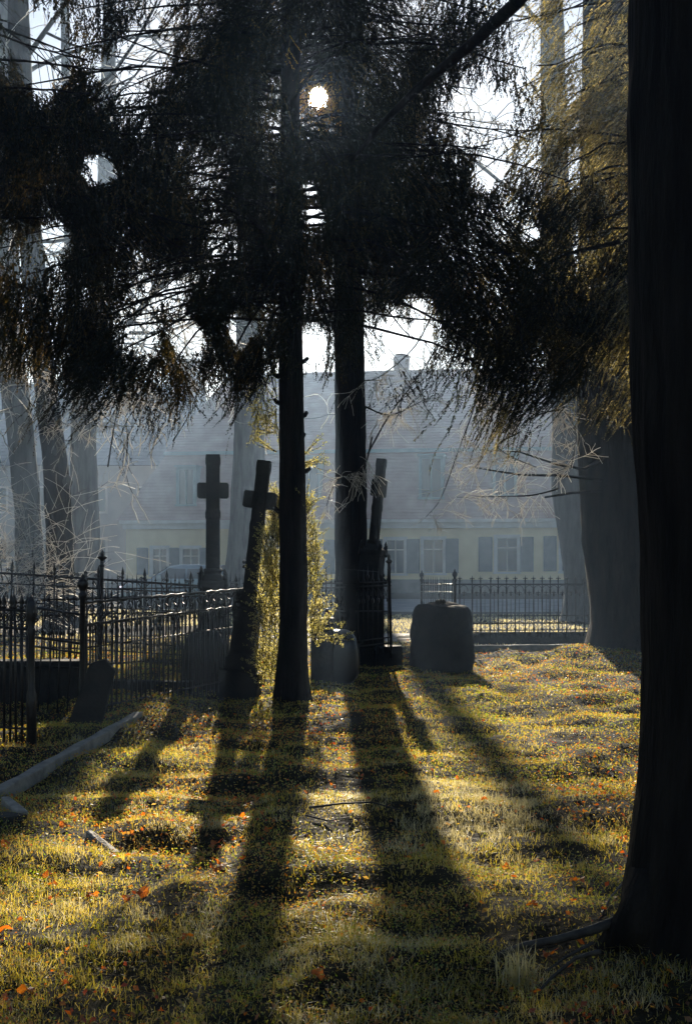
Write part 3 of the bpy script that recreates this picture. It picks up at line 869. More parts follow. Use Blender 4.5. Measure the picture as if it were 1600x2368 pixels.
limbs_on(t, [(578, 640, -1, 0, .5, 7, .16), (580, 500, .8, .2, .7, 6, .13), (580, 300, -.7, .3, .8, 7, .14), (580, 150, .7, -.2, .8, 6, .12), (577, 760, -.8, -.6, .3, 4.5, .08)], 38, M['bark_grey'], 3, 4, M['frost_twig'], .013)
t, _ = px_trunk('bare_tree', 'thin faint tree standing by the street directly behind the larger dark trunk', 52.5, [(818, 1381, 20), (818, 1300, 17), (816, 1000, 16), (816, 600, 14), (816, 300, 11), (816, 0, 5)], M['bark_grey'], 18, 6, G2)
limbs_on(t, [(816, 500, 1, 0, .6, 4, .07), (816, 300, -1, 0, .6, 4, .07), (816, 700, .9, -.2, .55, 4, .06)], 52.5, M['bark_grey'], 3, 4, M['frost_twig'], .013)
t, _ = px_trunk('bare_tree', 'dark leaning trunk with a burl, left of the left cross', 27, [(145, 1480, 38), (141, 1330, 32), (136, 1200, 31), (132, 1110, 30), (120, 1000, 27), (95, 800, 26), (76, 600, 28), (60, 400, 26), (45, 100, 27), (40, -500, 8)], M['bark_dark'], 20, 7, G2)
m = MB(); q = P(160, 1115, 27)
m.lathe([(.02, -.22), (.13, -.12), (.18, 0), (.12, .12), (.02, .2)], q+Vector((-.08, -.05, 0)), 9); m.build('burl', M['bark_grey'], t)
limbs_on(t, [(65, 560, 1, -.2, .1, 3.6, .07), (60, 460, -1, .2, .6, 4, .1), (55, 330, .8, 0, .8, 5, .11), (50, 150, .7, -.4, .8, 5, .1), (90, 760, 1, -.5, .1, 3.4, .045), (100, 850, .8, -.7, -.05, 3, .035), (50, 200, -.8, 0, .5, 4, .09), (80, 690, .9, -.5, -.1, 3.6, .045)], 27, M['twig'], 3, 4, M['frost_twig'], .009, .05)
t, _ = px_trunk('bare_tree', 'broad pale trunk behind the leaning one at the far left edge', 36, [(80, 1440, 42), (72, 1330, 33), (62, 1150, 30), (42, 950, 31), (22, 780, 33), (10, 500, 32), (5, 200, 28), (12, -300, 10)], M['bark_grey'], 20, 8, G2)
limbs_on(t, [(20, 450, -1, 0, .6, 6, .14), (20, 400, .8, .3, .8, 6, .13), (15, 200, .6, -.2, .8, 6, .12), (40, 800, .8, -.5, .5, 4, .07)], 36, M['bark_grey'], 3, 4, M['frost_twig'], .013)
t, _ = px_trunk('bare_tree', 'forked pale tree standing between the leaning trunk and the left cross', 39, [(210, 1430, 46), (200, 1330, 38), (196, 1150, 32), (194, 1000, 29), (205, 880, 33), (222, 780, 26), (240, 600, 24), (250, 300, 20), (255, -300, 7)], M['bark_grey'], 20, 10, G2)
m = MB(); m.tube([P(200, 900, 39), P(180, 800, 39), P(170, 650, 39), P(160, 400, 39), P(150, 0, 39)], [.33, .27, .24, .2, .12], 12); m.build('limb', M['bark_grey'], t)
limbs_on(t, [(240, 780, 1, 0, .5, 6, .17), (235, 690, 1, -.3, .35, 5, .12), (250, 400, .9, 0, .7, 6, .13), (165, 500, -.8, 0, .8, 5, .12), (170, 620, -.6, -.5, .6, 4, .08), (225, 800, .9, -.7, .2, 4.5, .07), (205, 960, .9, -.3, .3, 3.5, .06), (300, 770, .8, -.1, .15, 4.5, .1)], 39, M['bark_grey'], 3, 4, M['frost_twig'], .013)

# small far trees for the haze beyond the houses
random.seed(5)
G3 = 'far bare trees beyond the houses'
def mid_tree(x, y, h, label, _=0):
    t = thing('bare_tree', label, 'tree', (x, y, 0), 0, G3)
    m = trunk_mesh([(0, 0, -.1), (.1, 0, h*.3), (0, .1, h*.6), (.1, 0, h)], [.4, .32, .2, .03], 10, .04, x, 1.5); m.build('trunk', M['bark_grey'], t)
    m = MB()
    for k in range(9):
        a = random.uniform(0, 6.28)
        bare_branches(m, (0, 0, h*(.25+.07*k)), Vector((math.cos(a), math.sin(a), .8)), h*.38, .14, 3, 0, .15, 4, .02)
    tag(m.build('twigs', M['bark_grey'], t), kind='stuff')
for x, y, h, w_ in ((-34, 62, 15, 'before the tall hazy house, well outside the left edge'), (-27, 52, 13, 'nearest the street beyond the left edge'), (-42, 50, 14, 'farthest out to the left'), (27, 58, 15, 'past the right end of the yellow house'), (35, 64, 14, 'farthest out to the right'), (31, 48, 13, 'nearest the street beyond the right edge'), (8, 84, 12.5, 'rising behind the roof right of the chimney'), (-3, 88, 11, 'rising behind the roof left of the chimney')):
    mid_tree(x, y, h, 'faint bare tree '+w_)

# frosted shrub at the far left edge
sh_ = thing('shrub', 'frosted twiggy shrub at the far left beside the leaning trunk', 'shrub', (0, 0, 0))
m = MB(); fr = MB()
for k in range(13):
    a = random.uniform(0, 6.28)
    b0 = (PX(20, 24)+random.uniform(-.5, .3), 24+random.uniform(-.4, .4), -.02)
    bare_branches(m, b0, Vector((math.cos(a)*.35, math.sin(a)*.35, 1)), random.uniform(1.6, 2.6), .016, 2, .03, .12, 7, .004, fr)
tag(m.build('stems', M['twig'], sh_), kind='stuff'); tag(fr.build('twigs', M['frost_twig'], sh_), kind='stuff')

# thin hanging bare twigs in the middle distance: hand-placed along what the photo shows
def hang(name, label, paths, D0, mat, fmat, sprig=10, r=.009):
    t = thing(name, label, 'branch', (0, 0, 0))
    m = MB(); fr = MB()
    for pth in paths:
        n = len(pth)
        pts = [P(a, b, D0+i*.12) for i, (a, b) in enumerate(pth)]
        # refine
        pp = []
        for i in range(n-1):
            for j in range(4):
                s = j/4
                a = pts[max(i-1, 0)]; b = pts[i]; c = pts[i+1]; d = pts[min(i+2, n-1)]
                pp.append(.5*((2*b)+(c-a)*s+(2*a-5*b+4*c-d)*s*s+(3*b-3*c+d-a)*s**3))
        pp.append(pts[-1])
        m.tube(pp, [r*(1-.8*i/len(pp))+.0022 for i in range(len(pp))], 4, cap=False)
        for k in range(sprig):
            i = random.randint(len(pp)//4, len(pp)-1)
            d = Vector((random.uniform(-1, 1), random.uniform(-1, 1), random.uniform(-.9, .3)))
            bare_branches(fr, pp[i], d, random.uniform(.15, .45), .004, 1, .06, .16, 5, .0027, None)
    m.build('stems', mat, t); tag(fr.build('twigs', fmat, t), kind='stuff')
    return t
random.seed(77)
hang('hanging_branches', 'long drooping bare twigs in front of the left trunks', [
    [(30, 560), (40, 700), (70, 850), (130, 930), (190, 960)], [(60, 620), (50, 760), (90, 900), (150, 980), (185, 950), (180, 900)],
    [(190, 800), (210, 900), (240, 960), (280, 985), (315, 985)], [(170, 720), (240, 800), (290, 840), (330, 880), (350, 890)],
    [(20, 700), (30, 820), (70, 930), (140, 1010), (165, 1020)], [(260, 900), (300, 920), (350, 930)], [(0, 660), (30, 760), (20, 900), (50, 1000)],
    [(120, 860), (180, 880), (200, 930), (210, 1010)], [(250, 1080), (270, 960), (290, 900), (360, 870)], [(280, 760), (300, 850), (310, 910)]], 19, M['twig'], M['frost_twig'], 17)
hang('hanging_branches', 'frost-edged bare twigs hanging before the house, right of the larger trunk', [
    [(1215, 760), (1130, 840), (1090, 960), (1060, 1040), (1020, 1150), (985, 1195)], [(1280, 900), (1180, 925), (1140, 1000), (1100, 1080)],
    [(1290, 1130), (1230, 1145), (1150, 1148), (1055, 1150)], [(850, 1050), (900, 960), (960, 880), (1015, 800), (1080, 740)],
    [(845, 940), (900, 960), (960, 935), (1010, 910)], [(1010, 700), (960, 800), (880, 870), (840, 880)], [(1240, 960), (1300, 950), (1330, 1000), (1320, 1080)],
    [(1200, 1000), (1150, 1030), (1190, 1060), (1240, 1080)], [(860, 1010), (840, 1080), (780, 1110), (755, 1170)], [(1070, 760), (1100, 860), (1160, 930), (1200, 1000)]], 16, M['twig'], M['frost_twig'], 24)
hang('hanging_branches', 'fine pale twigs crossing the sky opening left of the slender spruce', [
    [(250, 780), (320, 745), (400, 770), (460, 830)], [(270, 800), (300, 830), (330, 900), (345, 960)], [(360, 940), (430, 900), (500, 860), (540, 800)], [(400, 1020), (440, 950), (430, 880), (400, 800)]], 22, M['twig'], M['frost_twig'], 12)

# ------------------------------------------------------------------ yew / ivy shoots round the slender trunk
yew = thing('yew_shrub', 'gold-lit feathery yew shoots growing around the slender spruce trunk', 'shrub', (0, 0, 0))
ry = np.random.default_rng(3)
polys = []
stems = MB()
def leaf_shoot(p, d, L, n, ls=.028, spread=1.0):
    """a curved shoot with flat narrow leaves either side"""
    p = np.array(p, float); d = np.array(d, float); d /= np.linalg.norm(d)
    pts = [p.copy()]
    for i in range(5):
        d = d+np.array([0, 0, -.04])+ry.normal(0, .14, 3); d /= np.linalg.norm(d); p = p+d*L/5; pts.append(p.copy())
    stems.tube(pts, [.005, .004, .0035, .003, .002, .0015], 3, cap=False)
    pts = np.array(pts)
    t = ry.random(n)*5; i = np.minimum(t.astype(int), 4); f = (t-i)[:, None]
    base = pts[i]*(1-f)+pts[i+1]*f
    tg = pts[i+1]-pts[i]; tg /= np.linalg.norm(tg, axis=1)[:, None]
    sd = ry.normal(size=(n, 3))*spread; sd = sd-(sd*tg).sum(1)[:, None]*tg; sd /= np.linalg.norm(sd, axis=1)[:, None]
    ld = tg*.5+sd; ld /= np.linalg.norm(ld, axis=1)[:, None]
    w = np.cross(ld, ry.normal(size=(n, 3))); w /= np.linalg.norm(w, axis=1)[:, None]
    s = ls*ry.uniform(.6, 1.25, n)[:, None]
    polys.append(np.stack([base, base+ld*s*.5+w*s*.22, base+ld*s, base+ld*s*.5-w*s*.22], 1))
# left mass, from the ground up past the cross, and the right mass
for k in range(560):
    h = ry.random()**.8
    y = 1600-h*450
    wdt = 62*(1-h)**.6+14
    px = 648-ry.random()*wdt+6
    if 1040 < y < 1230 and px < 628: px = 628+ry.random()*14
    if y < 1165: px = 636+ry.random()*10
    if y > 1240: px = max(px, 596+ry.random()*20)
    D = (14.3 if y > 1240 else 14.85)+ry.normal(0, .08)
    leaf_shoot(P(px, y, D), (ry.normal(-.15, .5), ry.normal(0, .5), .9), .24*ry.uniform(.6, 1.3), 34, .022)
for k in range(300):
    h = ry.random()**.9
    y = 1500-h*340
    wdt = 42*(1-h)**.5+16
    px = 700+ry.random()*wdt-8
    D = 14.3+ry.normal(0, .12)
    leaf_shoot(P(px, y, D), (ry.normal(.15, .5), ry.normal(0, .5), .9), .22*ry.uniform(.6, 1.3), 34, .022)
for px, y, dx, dz in ((700, 1080, 1, .4), (705, 1050, .7, .9), (700, 1070, 1, .1), (735, 1475, 1, -.1), (760, 1480, 1, .35), (745, 1450, .6, 1), (640, 1000, -1, .3), (640, 985, -1, .1), (640, 1045, -1, .6), (640, 960, -.8, .2)):
    for j in range(4):
        leaf_shoot(P(px, y, 14.1), (dx, ry.normal(0, .3), dz+ry.normal(0, .15)), .3, 34)
for k in range(60):                    # hanging sprays beside the trunk, upper left
    leaf_shoot(P(585+ry.random()*55, 790+ry.random()*190, 14.0), (ry.normal(-.2, .4), ry.normal(0, .4), -1), .3, 30)
tag(link_mesh('foliage', poly_mesh('foliage', np.concatenate(polys), 4), M['yew'], yew), kind='stuff')
stems.build('stems', M['bark_dark'], yew)

# ------------------------------------------------------------------ stone crosses
def cross(label, D, pxc, py_top, base_z, lean=0, rz=0, armw=.32, W=.15, T=.17, plinth=True, armz=None, shaft=None, ped_h=None, ped_w=.28, side=False, forward=0):
    X = PX(pxc, D)
    zt = EYE+(HY-py_top)/F*D-base_z
    t = thing('stone_cross', label, 'cross', (X, D, base_z), rz)
    t.rotation_mode = 'ZYX'
    t.rotation_euler = (forward, lean, rz)
    H = zt
    w = W/2
    az = H-armz            # centre of the arms
    ph = ped_h
    # shaft with slightly swollen collars and a gabled head
    m = MB()
    prof = []
    def ring(z, hw, hd): prof.append((z, hw, hd))
    ring(ph-.02, w*1.03, T/2); ring(az-.36, w, T/2); ring(az-.33, w*1.09, T/2*1.08); ring(az-.27, w*1.09, T/2*1.08); ring(az-.23, w*.99, T/2*.99)
    ring(az+.30, w*.99, T/2*.98); ring(az+.34, w*1.07, T/2*1.06); ring(az+.40, w*1.07, T/2*1.06); ring(az+.45, w*.97, T/2*.97); ring(H-.07, w*.98, T/2*.98)
    vs = []; fs = []
    for z, hw, hd in prof:
        vs += [(-hw, -hd, z), (hw, -hd, z), (hw, hd, z), (-hw, hd, z)]
    n = len(prof)
    for i in range(n-1):
        for k in range(4):
            fs.append((4*i+k, 4*i+(k+1) % 4, 4*i+4+(k+1) % 4, 4*i+4+k))
    b = 4*(n-1); vs += [(0, -T/2, H), (0, T/2, H)]
    fs += [(b, b+1, 4*n), (b+2, b+3, 4*n+1), (b+1, b+2, 4*n+1, 4*n), (b+3, b, 4*n, 4*n+1)]
    m.add(vs, fs)
    bevel(m.build('shaft', M['stone_dark'], t), .008)
    a = armw/2; ah = .096 if not side else .13
    for s in (-1, 1):
        m = MB()
        e = s*(a)
        i0 = s*(w*.99+.001)
        c = .02
        m.prism([(i0, az-ah), (e-s*c, az-ah), (e, az-ah+c), (e, az+ah-c), (e-s*c, az+ah), (i0, az+ah)], -T/2*.94, T/2*.94)
        bevel(m.build('arm', M['stone_dark'], t), .006)
    # pedestal: gabled block with small scroll volutes, then steps
    m = MB()
    pw = ped_w/2
    m.lathe([(w*1.25, ph), (w*1.3, ph-.03), (w*1.15, ph-.07), (pw*.86, ph-.13), (pw, ph-.15), (pw, ph-.20), (pw*.93, ph-.22), (pw*.93, .42), (pw*1.12, .38), (pw*1.15, .25), (pw*1.5, .24), (pw*1.5, -.1)], sq=True)
    bevel(m.build('pedestal', M['stone_dark'], t), .01)
    for sx in (-1, 1):
        for sy in (-1, 1):
            m = MB()
            m.lathe([(.012, -.08), (.03, -.06), (.034, -.03), (.018, 0), (.024, .02), (.014, .045), (.004, .075)], (sx*pw*.86, sy*pw*.86, ph-.08), 8)
            m.lathe([(.02, -.06), (.034, -.02), (.02, .01), (.02, .12)], (sx*pw*.93, sy*pw*.93, ph-.19), 8)
            m.build('corner_finial', M['stone_dark'], t)
    return t
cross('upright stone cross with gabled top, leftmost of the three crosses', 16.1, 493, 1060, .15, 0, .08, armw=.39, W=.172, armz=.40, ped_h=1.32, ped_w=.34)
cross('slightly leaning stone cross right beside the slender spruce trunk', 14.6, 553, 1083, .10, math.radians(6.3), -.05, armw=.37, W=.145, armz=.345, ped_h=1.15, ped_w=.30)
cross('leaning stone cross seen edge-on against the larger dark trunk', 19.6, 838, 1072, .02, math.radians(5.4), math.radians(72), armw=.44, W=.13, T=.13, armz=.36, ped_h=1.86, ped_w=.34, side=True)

# monument base block beneath the edge-on cross
mo = thing('grave_plinth', 'broad dark grave monument at the foot of the edge-on cross', 'gravestone', (PX(846, 18.9), 18.9, 0))
m = MB(); m.box(-.30, .26, -.22, .22, -.1, 1.22); m.prism([(-.34, 1.22), (.30, 1.22), (.30, 1.27), (.17, 1.40), (-.34, 1.44)], -.24, .24)
bevel(m.build('block', M['stone_dark'], mo), .015)
m = MB(); m.box(-.42, .36, -.32, -.222, -.1, .30); bevel(m.build('step', M['stone_dark'], mo), .015)

# ------------------------------------------------------------------ boulder headstone and other stones
def rock(name, label, cat, c, size, mat, seed=0, n=(26, 18), power=4.0, amp=.06, rz=0, extra=None):
    t = thing(name, label, cat, c, rz)
    m = MB(); vs = []; fs = []
    nu, nv = n
    for j in range(nv+1):
        v = -math.pi/2+math.pi*j/nv
        for i in range(nu):
            u = 2*math.pi*i/nu
            x, y, z = math.cos(v)*math.cos(u), math.cos(v)*math.sin(u), math.sin(v)
            L = (abs(x)**power+abs(y)**power+abs(z)**power)**(1/power)
            q = Vector((x/L, y/L, z/L))
            d = 1+amp*noise.noise(q*1.7+Vector((seed, 0, 0)))*2+amp*.6*noise.noise(q*5+Vector((seed, 3, 0)))+amp*.35*noise.noise(q*13+Vector((seed, 5, 0)))
            w = 1-.10*(q.z+1)/2
            vs.append((q.x*size[0]*d*w, q.y*size[1]*d*w, (q.z*d+1)*size[2]))
    for j in range(nv):
        for i in range(nu):
            i2 = (i+1) % nu
            fs.append((j*nu+i, j*nu+i2, (j+1)*nu+i2, (j+1)*nu+i))
    m.add(vs, fs, True)
    m.build('stone', mat, t)
    return t
DBo = 18.3
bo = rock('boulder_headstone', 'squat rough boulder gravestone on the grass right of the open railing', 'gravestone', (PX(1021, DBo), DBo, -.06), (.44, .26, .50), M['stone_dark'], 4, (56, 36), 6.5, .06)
t = thing('grave_ornament', 'small dark wreath lump on top of the boulder gravestone', 'ornament', (PX(1017, DBo), DBo, .93))
m = MB()
for k in range(9):
    a = k*2.4; m.lathe([(.005, -.03), (.03, -.015), (.035, .01), (.02, .035), (.004, .05)], (.035*math.cos(a)*(1+.3*(k % 3)), .03*math.sin(a), .02+.012*(k % 3)), 7)
m.build('body', M['bronze'], t)
rk = rock('polished_stone', 'low dark rounded gravestone with shiny top right of the slender trunk', 'gravestone', (PX(785, 16.8), 16.8, -.05), (.27, .24, .36), M['polished'], 8, (30, 18), 3.2, .03)
rock('round_headstone', 'round-topped dark headstone at the foot of the left cross', 'gravestone', (PX(474, 14.8), 14.8, .06), (.27, .12, .36), M['stone_dark'], 12, (30, 20), 3.0, .03)
# grave candles
for nm, lab, px, py, D, mt in (('grave_candle', 'clear glass grave candle glinting beside the yew', 737, 1408, 16.2, 'lamp_clear'), ('grave_candle', 'red grave candle glowing on the low stone by the fence', 757, 1424, 16.6, 'lamp_red')):
    q = P(px, py, D)
    t = thing(nm, lab, 'candle', (q.x, q.y, q.z-.06))
    m = MB(); m.lathe([(.03, 0), (.036, .02), (.036, .09), (.028, .11)], (0, 0, 0), 12); m.build('glass', M[mt], t)
    m = MB(); m.lathe([(.034, .11), (.036, .125), (.02, .15), (.004, .155)], (0, 0, 0), 12); m.build('lid', M['bronze'], t)
t = thing('stone_post', 'short square stone post behind the yew carrying the candles', 'gravestone', (PX(748, 16.4), 16.4, 0))
m = MB(); m.box(-.16, .13, -.1, .28, -.1, .86-.02); bevel(m.build('block', M['stone_dark'], t), .01)

# leaning narrow gabled headstone left
t = thing('headstone', 'narrow leaning headstone with gabled top before the corner fence post', 'gravestone', (PX(188, 11.5), 11.5, .0), .1)
t.rotation_euler = (0, math.radians(17), .1)
m = MB(); m.prism([(-.15, -.1), (.15, -.1), (.118, .66), (0, .735), (-.118, .66)], -.06, .06); bevel(m.build('slab', M['stone_dark'], t), .006)
# tomb block left
t = thing('grave_slab', 'low broad black grave slab behind the fence at the left edge', 'gravestone', (PX(60, 12.9), 12.9, 0))
m = MB(); m.box(-1.6, .52, -.05, .15, -.1, .52); bevel(m.build('chest', M['stone_dark'], t), .02)
m = MB(); m.box(-1.66, .56, -.09, .19, .523, .58); bevel(m.build('slab', M['stone_dark'], t), .01)
# kerbs
def slab(name, label, cat, a, b, w, h, mat, z=0, tilt=0):
    a = Vector(a); b = Vector(b); L = (b-a).length
    t = thing(name, label, cat, a)
    t.rotation_euler = (tilt, -math.asin((b.z-a.z)/L), math.atan2(b.y-a.y, b.x-a.x))
    m = MB()
    n = max(2, int(L/.25))
    vs = []; fs = []
    for i in range(n+1):
        x = L*i/n; j = [.006*math.sin(i*2.1+k*1.7) for k in range(4)]
        vs += [(x, -w/2+j[0], -h), (x, w/2+j[1], -h), (x, w/2+j[2], j[3]), (x, -w/2+j[1], j[2])]
    for i in range(n):
        for k in range(4): fs.append((4*i+k, 4*i+(k+1) % 4, 4*i+4+(k+1) % 4, 4*i+4+k))
    fs += [(3, 2, 1, 0), (4*n, 4*n+1, 4*n+2, 4*n+3)]
    m.add(vs, fs); bevel(m.build('block', mat, t), .01)
    return t
slab('stone_kerb', 'long pale stone kerb lying diagonally on the left grass', 'kerb', (-2.36, 8.35, hg(-2.36, 8.35)+.04), (-1.90, 11.9, hg(-1.9, 11.9)+.03), .085, .10, M['stone_light'])
slab('stone_kerb', 'short pale broken kerb end at the left edge below the long kerb', 'kerb', (PX(8, 8.1), 8.15, hg(-2.1, 8.15)+.08), (PX(58, 7.8), 7.75, hg(-1.93, 7.75)+.05), .06, .10, M['stone_light'])
slab('stone_kerb', 'small flat stone chip lying alone in the left grass', 'stone', (PX(206, 7.5), 7.5, hg(-1.48, 7.5)+.05), (PX(270, 7.2), 7.2, hg(-1.27, 7.2)+.03), .045, .06, M['stone_light'])
slab('stone_kerb', 'flat brown stone half buried at the left edge', 'stone', (PX(-5, 7.9), 7.75, hg(-2.1, 7.75)+.03), (PX(52, 7.7), 7.6, hg(-1.9, 7.6)+.03), .14, .07, M['stone_dark'])
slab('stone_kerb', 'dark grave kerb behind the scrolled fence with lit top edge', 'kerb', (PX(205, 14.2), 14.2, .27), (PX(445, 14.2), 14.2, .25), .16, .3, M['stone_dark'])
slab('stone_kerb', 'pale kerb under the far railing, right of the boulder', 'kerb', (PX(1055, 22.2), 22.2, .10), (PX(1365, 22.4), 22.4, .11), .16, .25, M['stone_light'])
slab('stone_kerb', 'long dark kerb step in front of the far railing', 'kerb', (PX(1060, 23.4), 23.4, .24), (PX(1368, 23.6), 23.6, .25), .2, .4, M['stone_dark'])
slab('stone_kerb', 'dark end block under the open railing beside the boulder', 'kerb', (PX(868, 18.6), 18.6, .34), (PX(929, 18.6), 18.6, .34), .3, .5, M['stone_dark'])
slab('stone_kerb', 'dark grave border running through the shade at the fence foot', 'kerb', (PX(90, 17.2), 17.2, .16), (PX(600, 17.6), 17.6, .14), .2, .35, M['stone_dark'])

# ------------------------------------------------------------------ iron fences
def spear_mesh(z0, zt, r=.008, kind='spear', collar=None):
    m = MB()
    m.tube([(0, 0, z0), (0, 0, zt-.10)], r, 5, smooth=True)
    if kind == 'spear':
        m.lathe([(r*.9, zt-.13), (.024, zt-.115), (.012, zt-.10), (.024, zt-.075), (.012, zt-.03), (.001, zt)], n=6)
    elif kind == 'needle':
        m.lathe([(r, zt-.16), (.02, zt-.15), (.02, zt-.13), (r*1.1, zt-.12), (.001, zt)], n=6)
    elif kind == 'lily':
        m.lathe([(r, zt-.12), (.016, zt-.11), (.012, zt-.06), (.006, zt-.03), (.001, zt)], n=6)
        for s in (-1, 1):
            m.tube([(0, 0, zt-.075), (s*.02, 0, zt-.05), (s*.036, 0, zt-.055), (s*.038, 0, zt-.075)], [.007, .008, .007, .003], 4)
    elif kind == 'broken':
        m.lathe([(r, zt-.13), (.03, zt-.04), (.006, zt-.03)], n=6)
    if collar:
        for c in collar: m.lathe([(r, c-.03), (.02, c-.015), (.02, c+.015), (r, c+.03)], n=6)
    return m.mesh('picket')
def scroll_mesh(R, tr=.005, flip=1, turns=1.4, n=18):
    m = MB(); pts = []
    for i in range(n+1):
        t = i/n; a = t*turns*2*math.pi; r = R*(1-.72*t)
        pts.append((flip*(R-r*math.cos(a)), 0, r*math.sin(a)))
    m.tube(pts, tr, 4, cap=False)
    return m.mesh('scroll')
def arch_mesh(w, h, tr=.006, n=10):
    m = MB(); m.tube([(w/2*math.cos(math.pi*i/n)*-1, 0, h*math.sin(math.pi*i/n)) for i in range(n+1)], tr, 4, cap=False)
    return m.mesh('arch')
def ogee_mesh(w, h, tr=.006):
    """diagonal S-scroll as on the near railing"""
    m = MB()
    pts = []
    for i in range(15):
        t = i/14; pts.append((w*(t-.5)+.10*w*math.sin(t*2*math.pi), 0, h*(.08+.84*t)-.04*h*math.sin(t*2*math.pi)))
    for i in range(1, 12):
        a = math.pi/2-i*.5; r = .30*w*(1-i/14)
        pts.append((pts[14][0]+r*math.cos(a)-0*w, 0, pts[14][2]-.30*w+r*math.sin(a)))
    m.tube(pts, tr, 4, cap=False)
    a = []
    for i in range(12):
        u = -math.pi/2+i*.5; r = .30*w*(1-i/14); a.append((pts[0][0]+.05*w+r*math.cos(u), 0, pts[0][2]+.28*w+r*math.sin(u)))
    m.tube(a, tr, 4, cap=False)
    return m.mesh('scroll')
def post_mesh(h, r=.022, kind='ball'):
    m = MB()
    if kind == 'ball':
        m.lathe([(r*1.5, -.1), (r*1.5, .05), (r, .08), (r, h-.20), (r*1.6, h-.18), (r*1.7, h-.15), (r*1.0, h-.135), (r*1.3, h-.11), (r*2.0, h-.08), (r*2.1, h-.05), (r*1.4, h-.02), (r*.6, h-.01), (r*.7, h+.01), (.002, h+.035)], n=10)
    elif kind == 'clover':
        m.lathe([(r, -.1), (r, h-.16), (r*1.6, h-.15), (r, h-.14), (r*.8, h-.05), (r*.5, h-.02), (.002, h+.02)], n=8)
        for a in range(4):
            for dz in (-.12, -.065):
                c = (math.cos(a*math.pi/2+.5)*.035, math.sin(a*math.pi/2+.5)*.035, h+dz)
                m.lathe([(.003, -.024), (.018, -.014), (.023, 0), (.018, .014), (.003, .024)], c, 7)
    elif kind == 'bud':
        m.lathe([(r, -.1), (r, h-.22), (r*1.5, h-.21), (r*.9, h-.19), (r*.9, h-.13), (r*2.2, h-.10), (r*2.4, h-.085), (r*.8, h-.06), (r*1.1, h-.045), (r*.9, h-.02), (.002, h+.02)], n=10)
    elif kind == 'urn':
        m.lathe([(r*1.9, -.1), (r*1.9, .4), (r*1.3, .45), (r*1.25, h-.34), (r*1.8, h-.30), (r*1.1, h-.27), (r*1.9, h-.2), (r*2.0, h-.13), (r*1.5, h-.06), (r*.9, h-.03), (.004, h)], n=12)
    return m.mesh('post')

class Fence:
    def __init__(s, label, a, b, za, zb, group=None):
        s.a = Vector((a[0], a[1], za)); s.b = Vector((b[0], b[1], zb)); s.L = (Vector(b)-Vector(a)).length
        d = s.b-s.a
        s.ang = math.atan2(d.y, d.x)
        s.t = thing('iron_fence', label, 'fence', s.a, s.ang, group)
        s.slope = (zb-za)/s.L
    def at(s, u): return u*s.L, s.slope*u*s.L       # local x, local z offset
    def rail(s, z0, z1, r=.012, sq=True, twist=False, u0=0, u1=1, dy=0):
        m = MB(); n = 24 if twist else 8
        x0, a0 = s.at(u0); x1, a1 = s.at(u1)
        if twist:
            n = 60
            pts = [(x0+(x1-x0)*i/n, dy+.004*math.sin(i*1.3), a0+z0+(a1+z1-a0-z0)*i/n+.004*math.cos(i*1.3)) for i in range(n+1)]
            m.tube(pts, [r*(1+.22*math.sin(i*1.6)) for i in range(n+1)], 6)
        else:
            pts = [(x0+(x1-x0)*i/n, dy, a0+z0+(a1+z1-a0-z0)*i/n+random.uniform(-.002, .002)) for i in range(n+1)]
            m.tube(pts, r, 5)
        return m.build('rail', M['iron'], s.t)
    def put(s, name, me, u, z=0, rz=0, scl=None, lean=0, dy=0):
        x, a = s.at(u)
        return link_mesh(name, me, M['iron'], s.t, (x, dy, a+z), (random.uniform(-.015, .015), lean+random.uniform(-.012, .012), rz), scl)

random.seed(3)
GF = 'wrought iron grave fences'
# 1: rear fence with scrolled spear finials
f = Fence('tall iron fence with scrolled spear finials running behind the left cross', (PX(-60, 18.2), 18.2), (PX(640, 17.6), 17.6), .18, .10, GF)
rz0 = EYE+(HY-1321)/F*18.2-.18; rz1 = EYE+(HY-1366)/F*17.6-.10
f.rail(rz0, rz1, .017); f.rail(rz0-.15, rz1-.09, .010); f.rail(rz0-.40, rz1-.36, .010); f.rail(rz0-.88, rz1-.83, .012); f.rail(rz0-1.0, rz1-.95, .010)
big = spear_mesh(0, 1.0, .015, 'spear'); brk = spear_mesh(0, .96, .011, 'broken'); sm = spear_mesh(0, .62, .009, 'lily'); sc = scroll_mesh(.026, .006, 1); sc2 = scroll_mesh(.026, .006, -1)
ar = arch_mesh(.29, .15, .007); rg = scroll_mesh(.045, .006, 1, 1.6)
# lengths follow the sloping rail
nB = 14
u_of = lambda px: (px+60)/700
for k in range(nB):
    u = u_of(25+52*(k-1))
    if u < 0 or u > 1: continue
    x, a = f.at(u); zr = rz0+(rz1-rz0)*u
    me = brk if k == 4 else big
    o = f.put('picket', me, u, 0, scl=(1, 1, (zr+.20)/1.0), lean=.02 if k != 4 else .1)
    f.put('scroll', sc, u, zr+.045); f.put('scroll', sc2, u, zr+.045)
    if k < nB-1: f.put('arch', ar, u+.0372, zr-.15)
    f.put('scroll', rg, u+.03, zr-.24)
    if u+.037 < 1: f.put('picket', sm, u+.037, 0, scl=(1, 1, (zr-.38)/.62))
    f.put('picket', sm, u+.0186, 0, scl=(1, 1, (zr-.38)/.62)); f.put('picket', sm, min(u+.0558, 1), 0, scl=(1, 1, (zr-.38)/.62))
f.put('post', post_mesh(1.55, .03, 'bud'), u_of(235), 0, lean=.035)
f.put('post', post_mesh(1.36, .026, 'bud'), u_of(470), 0, lean=.0)
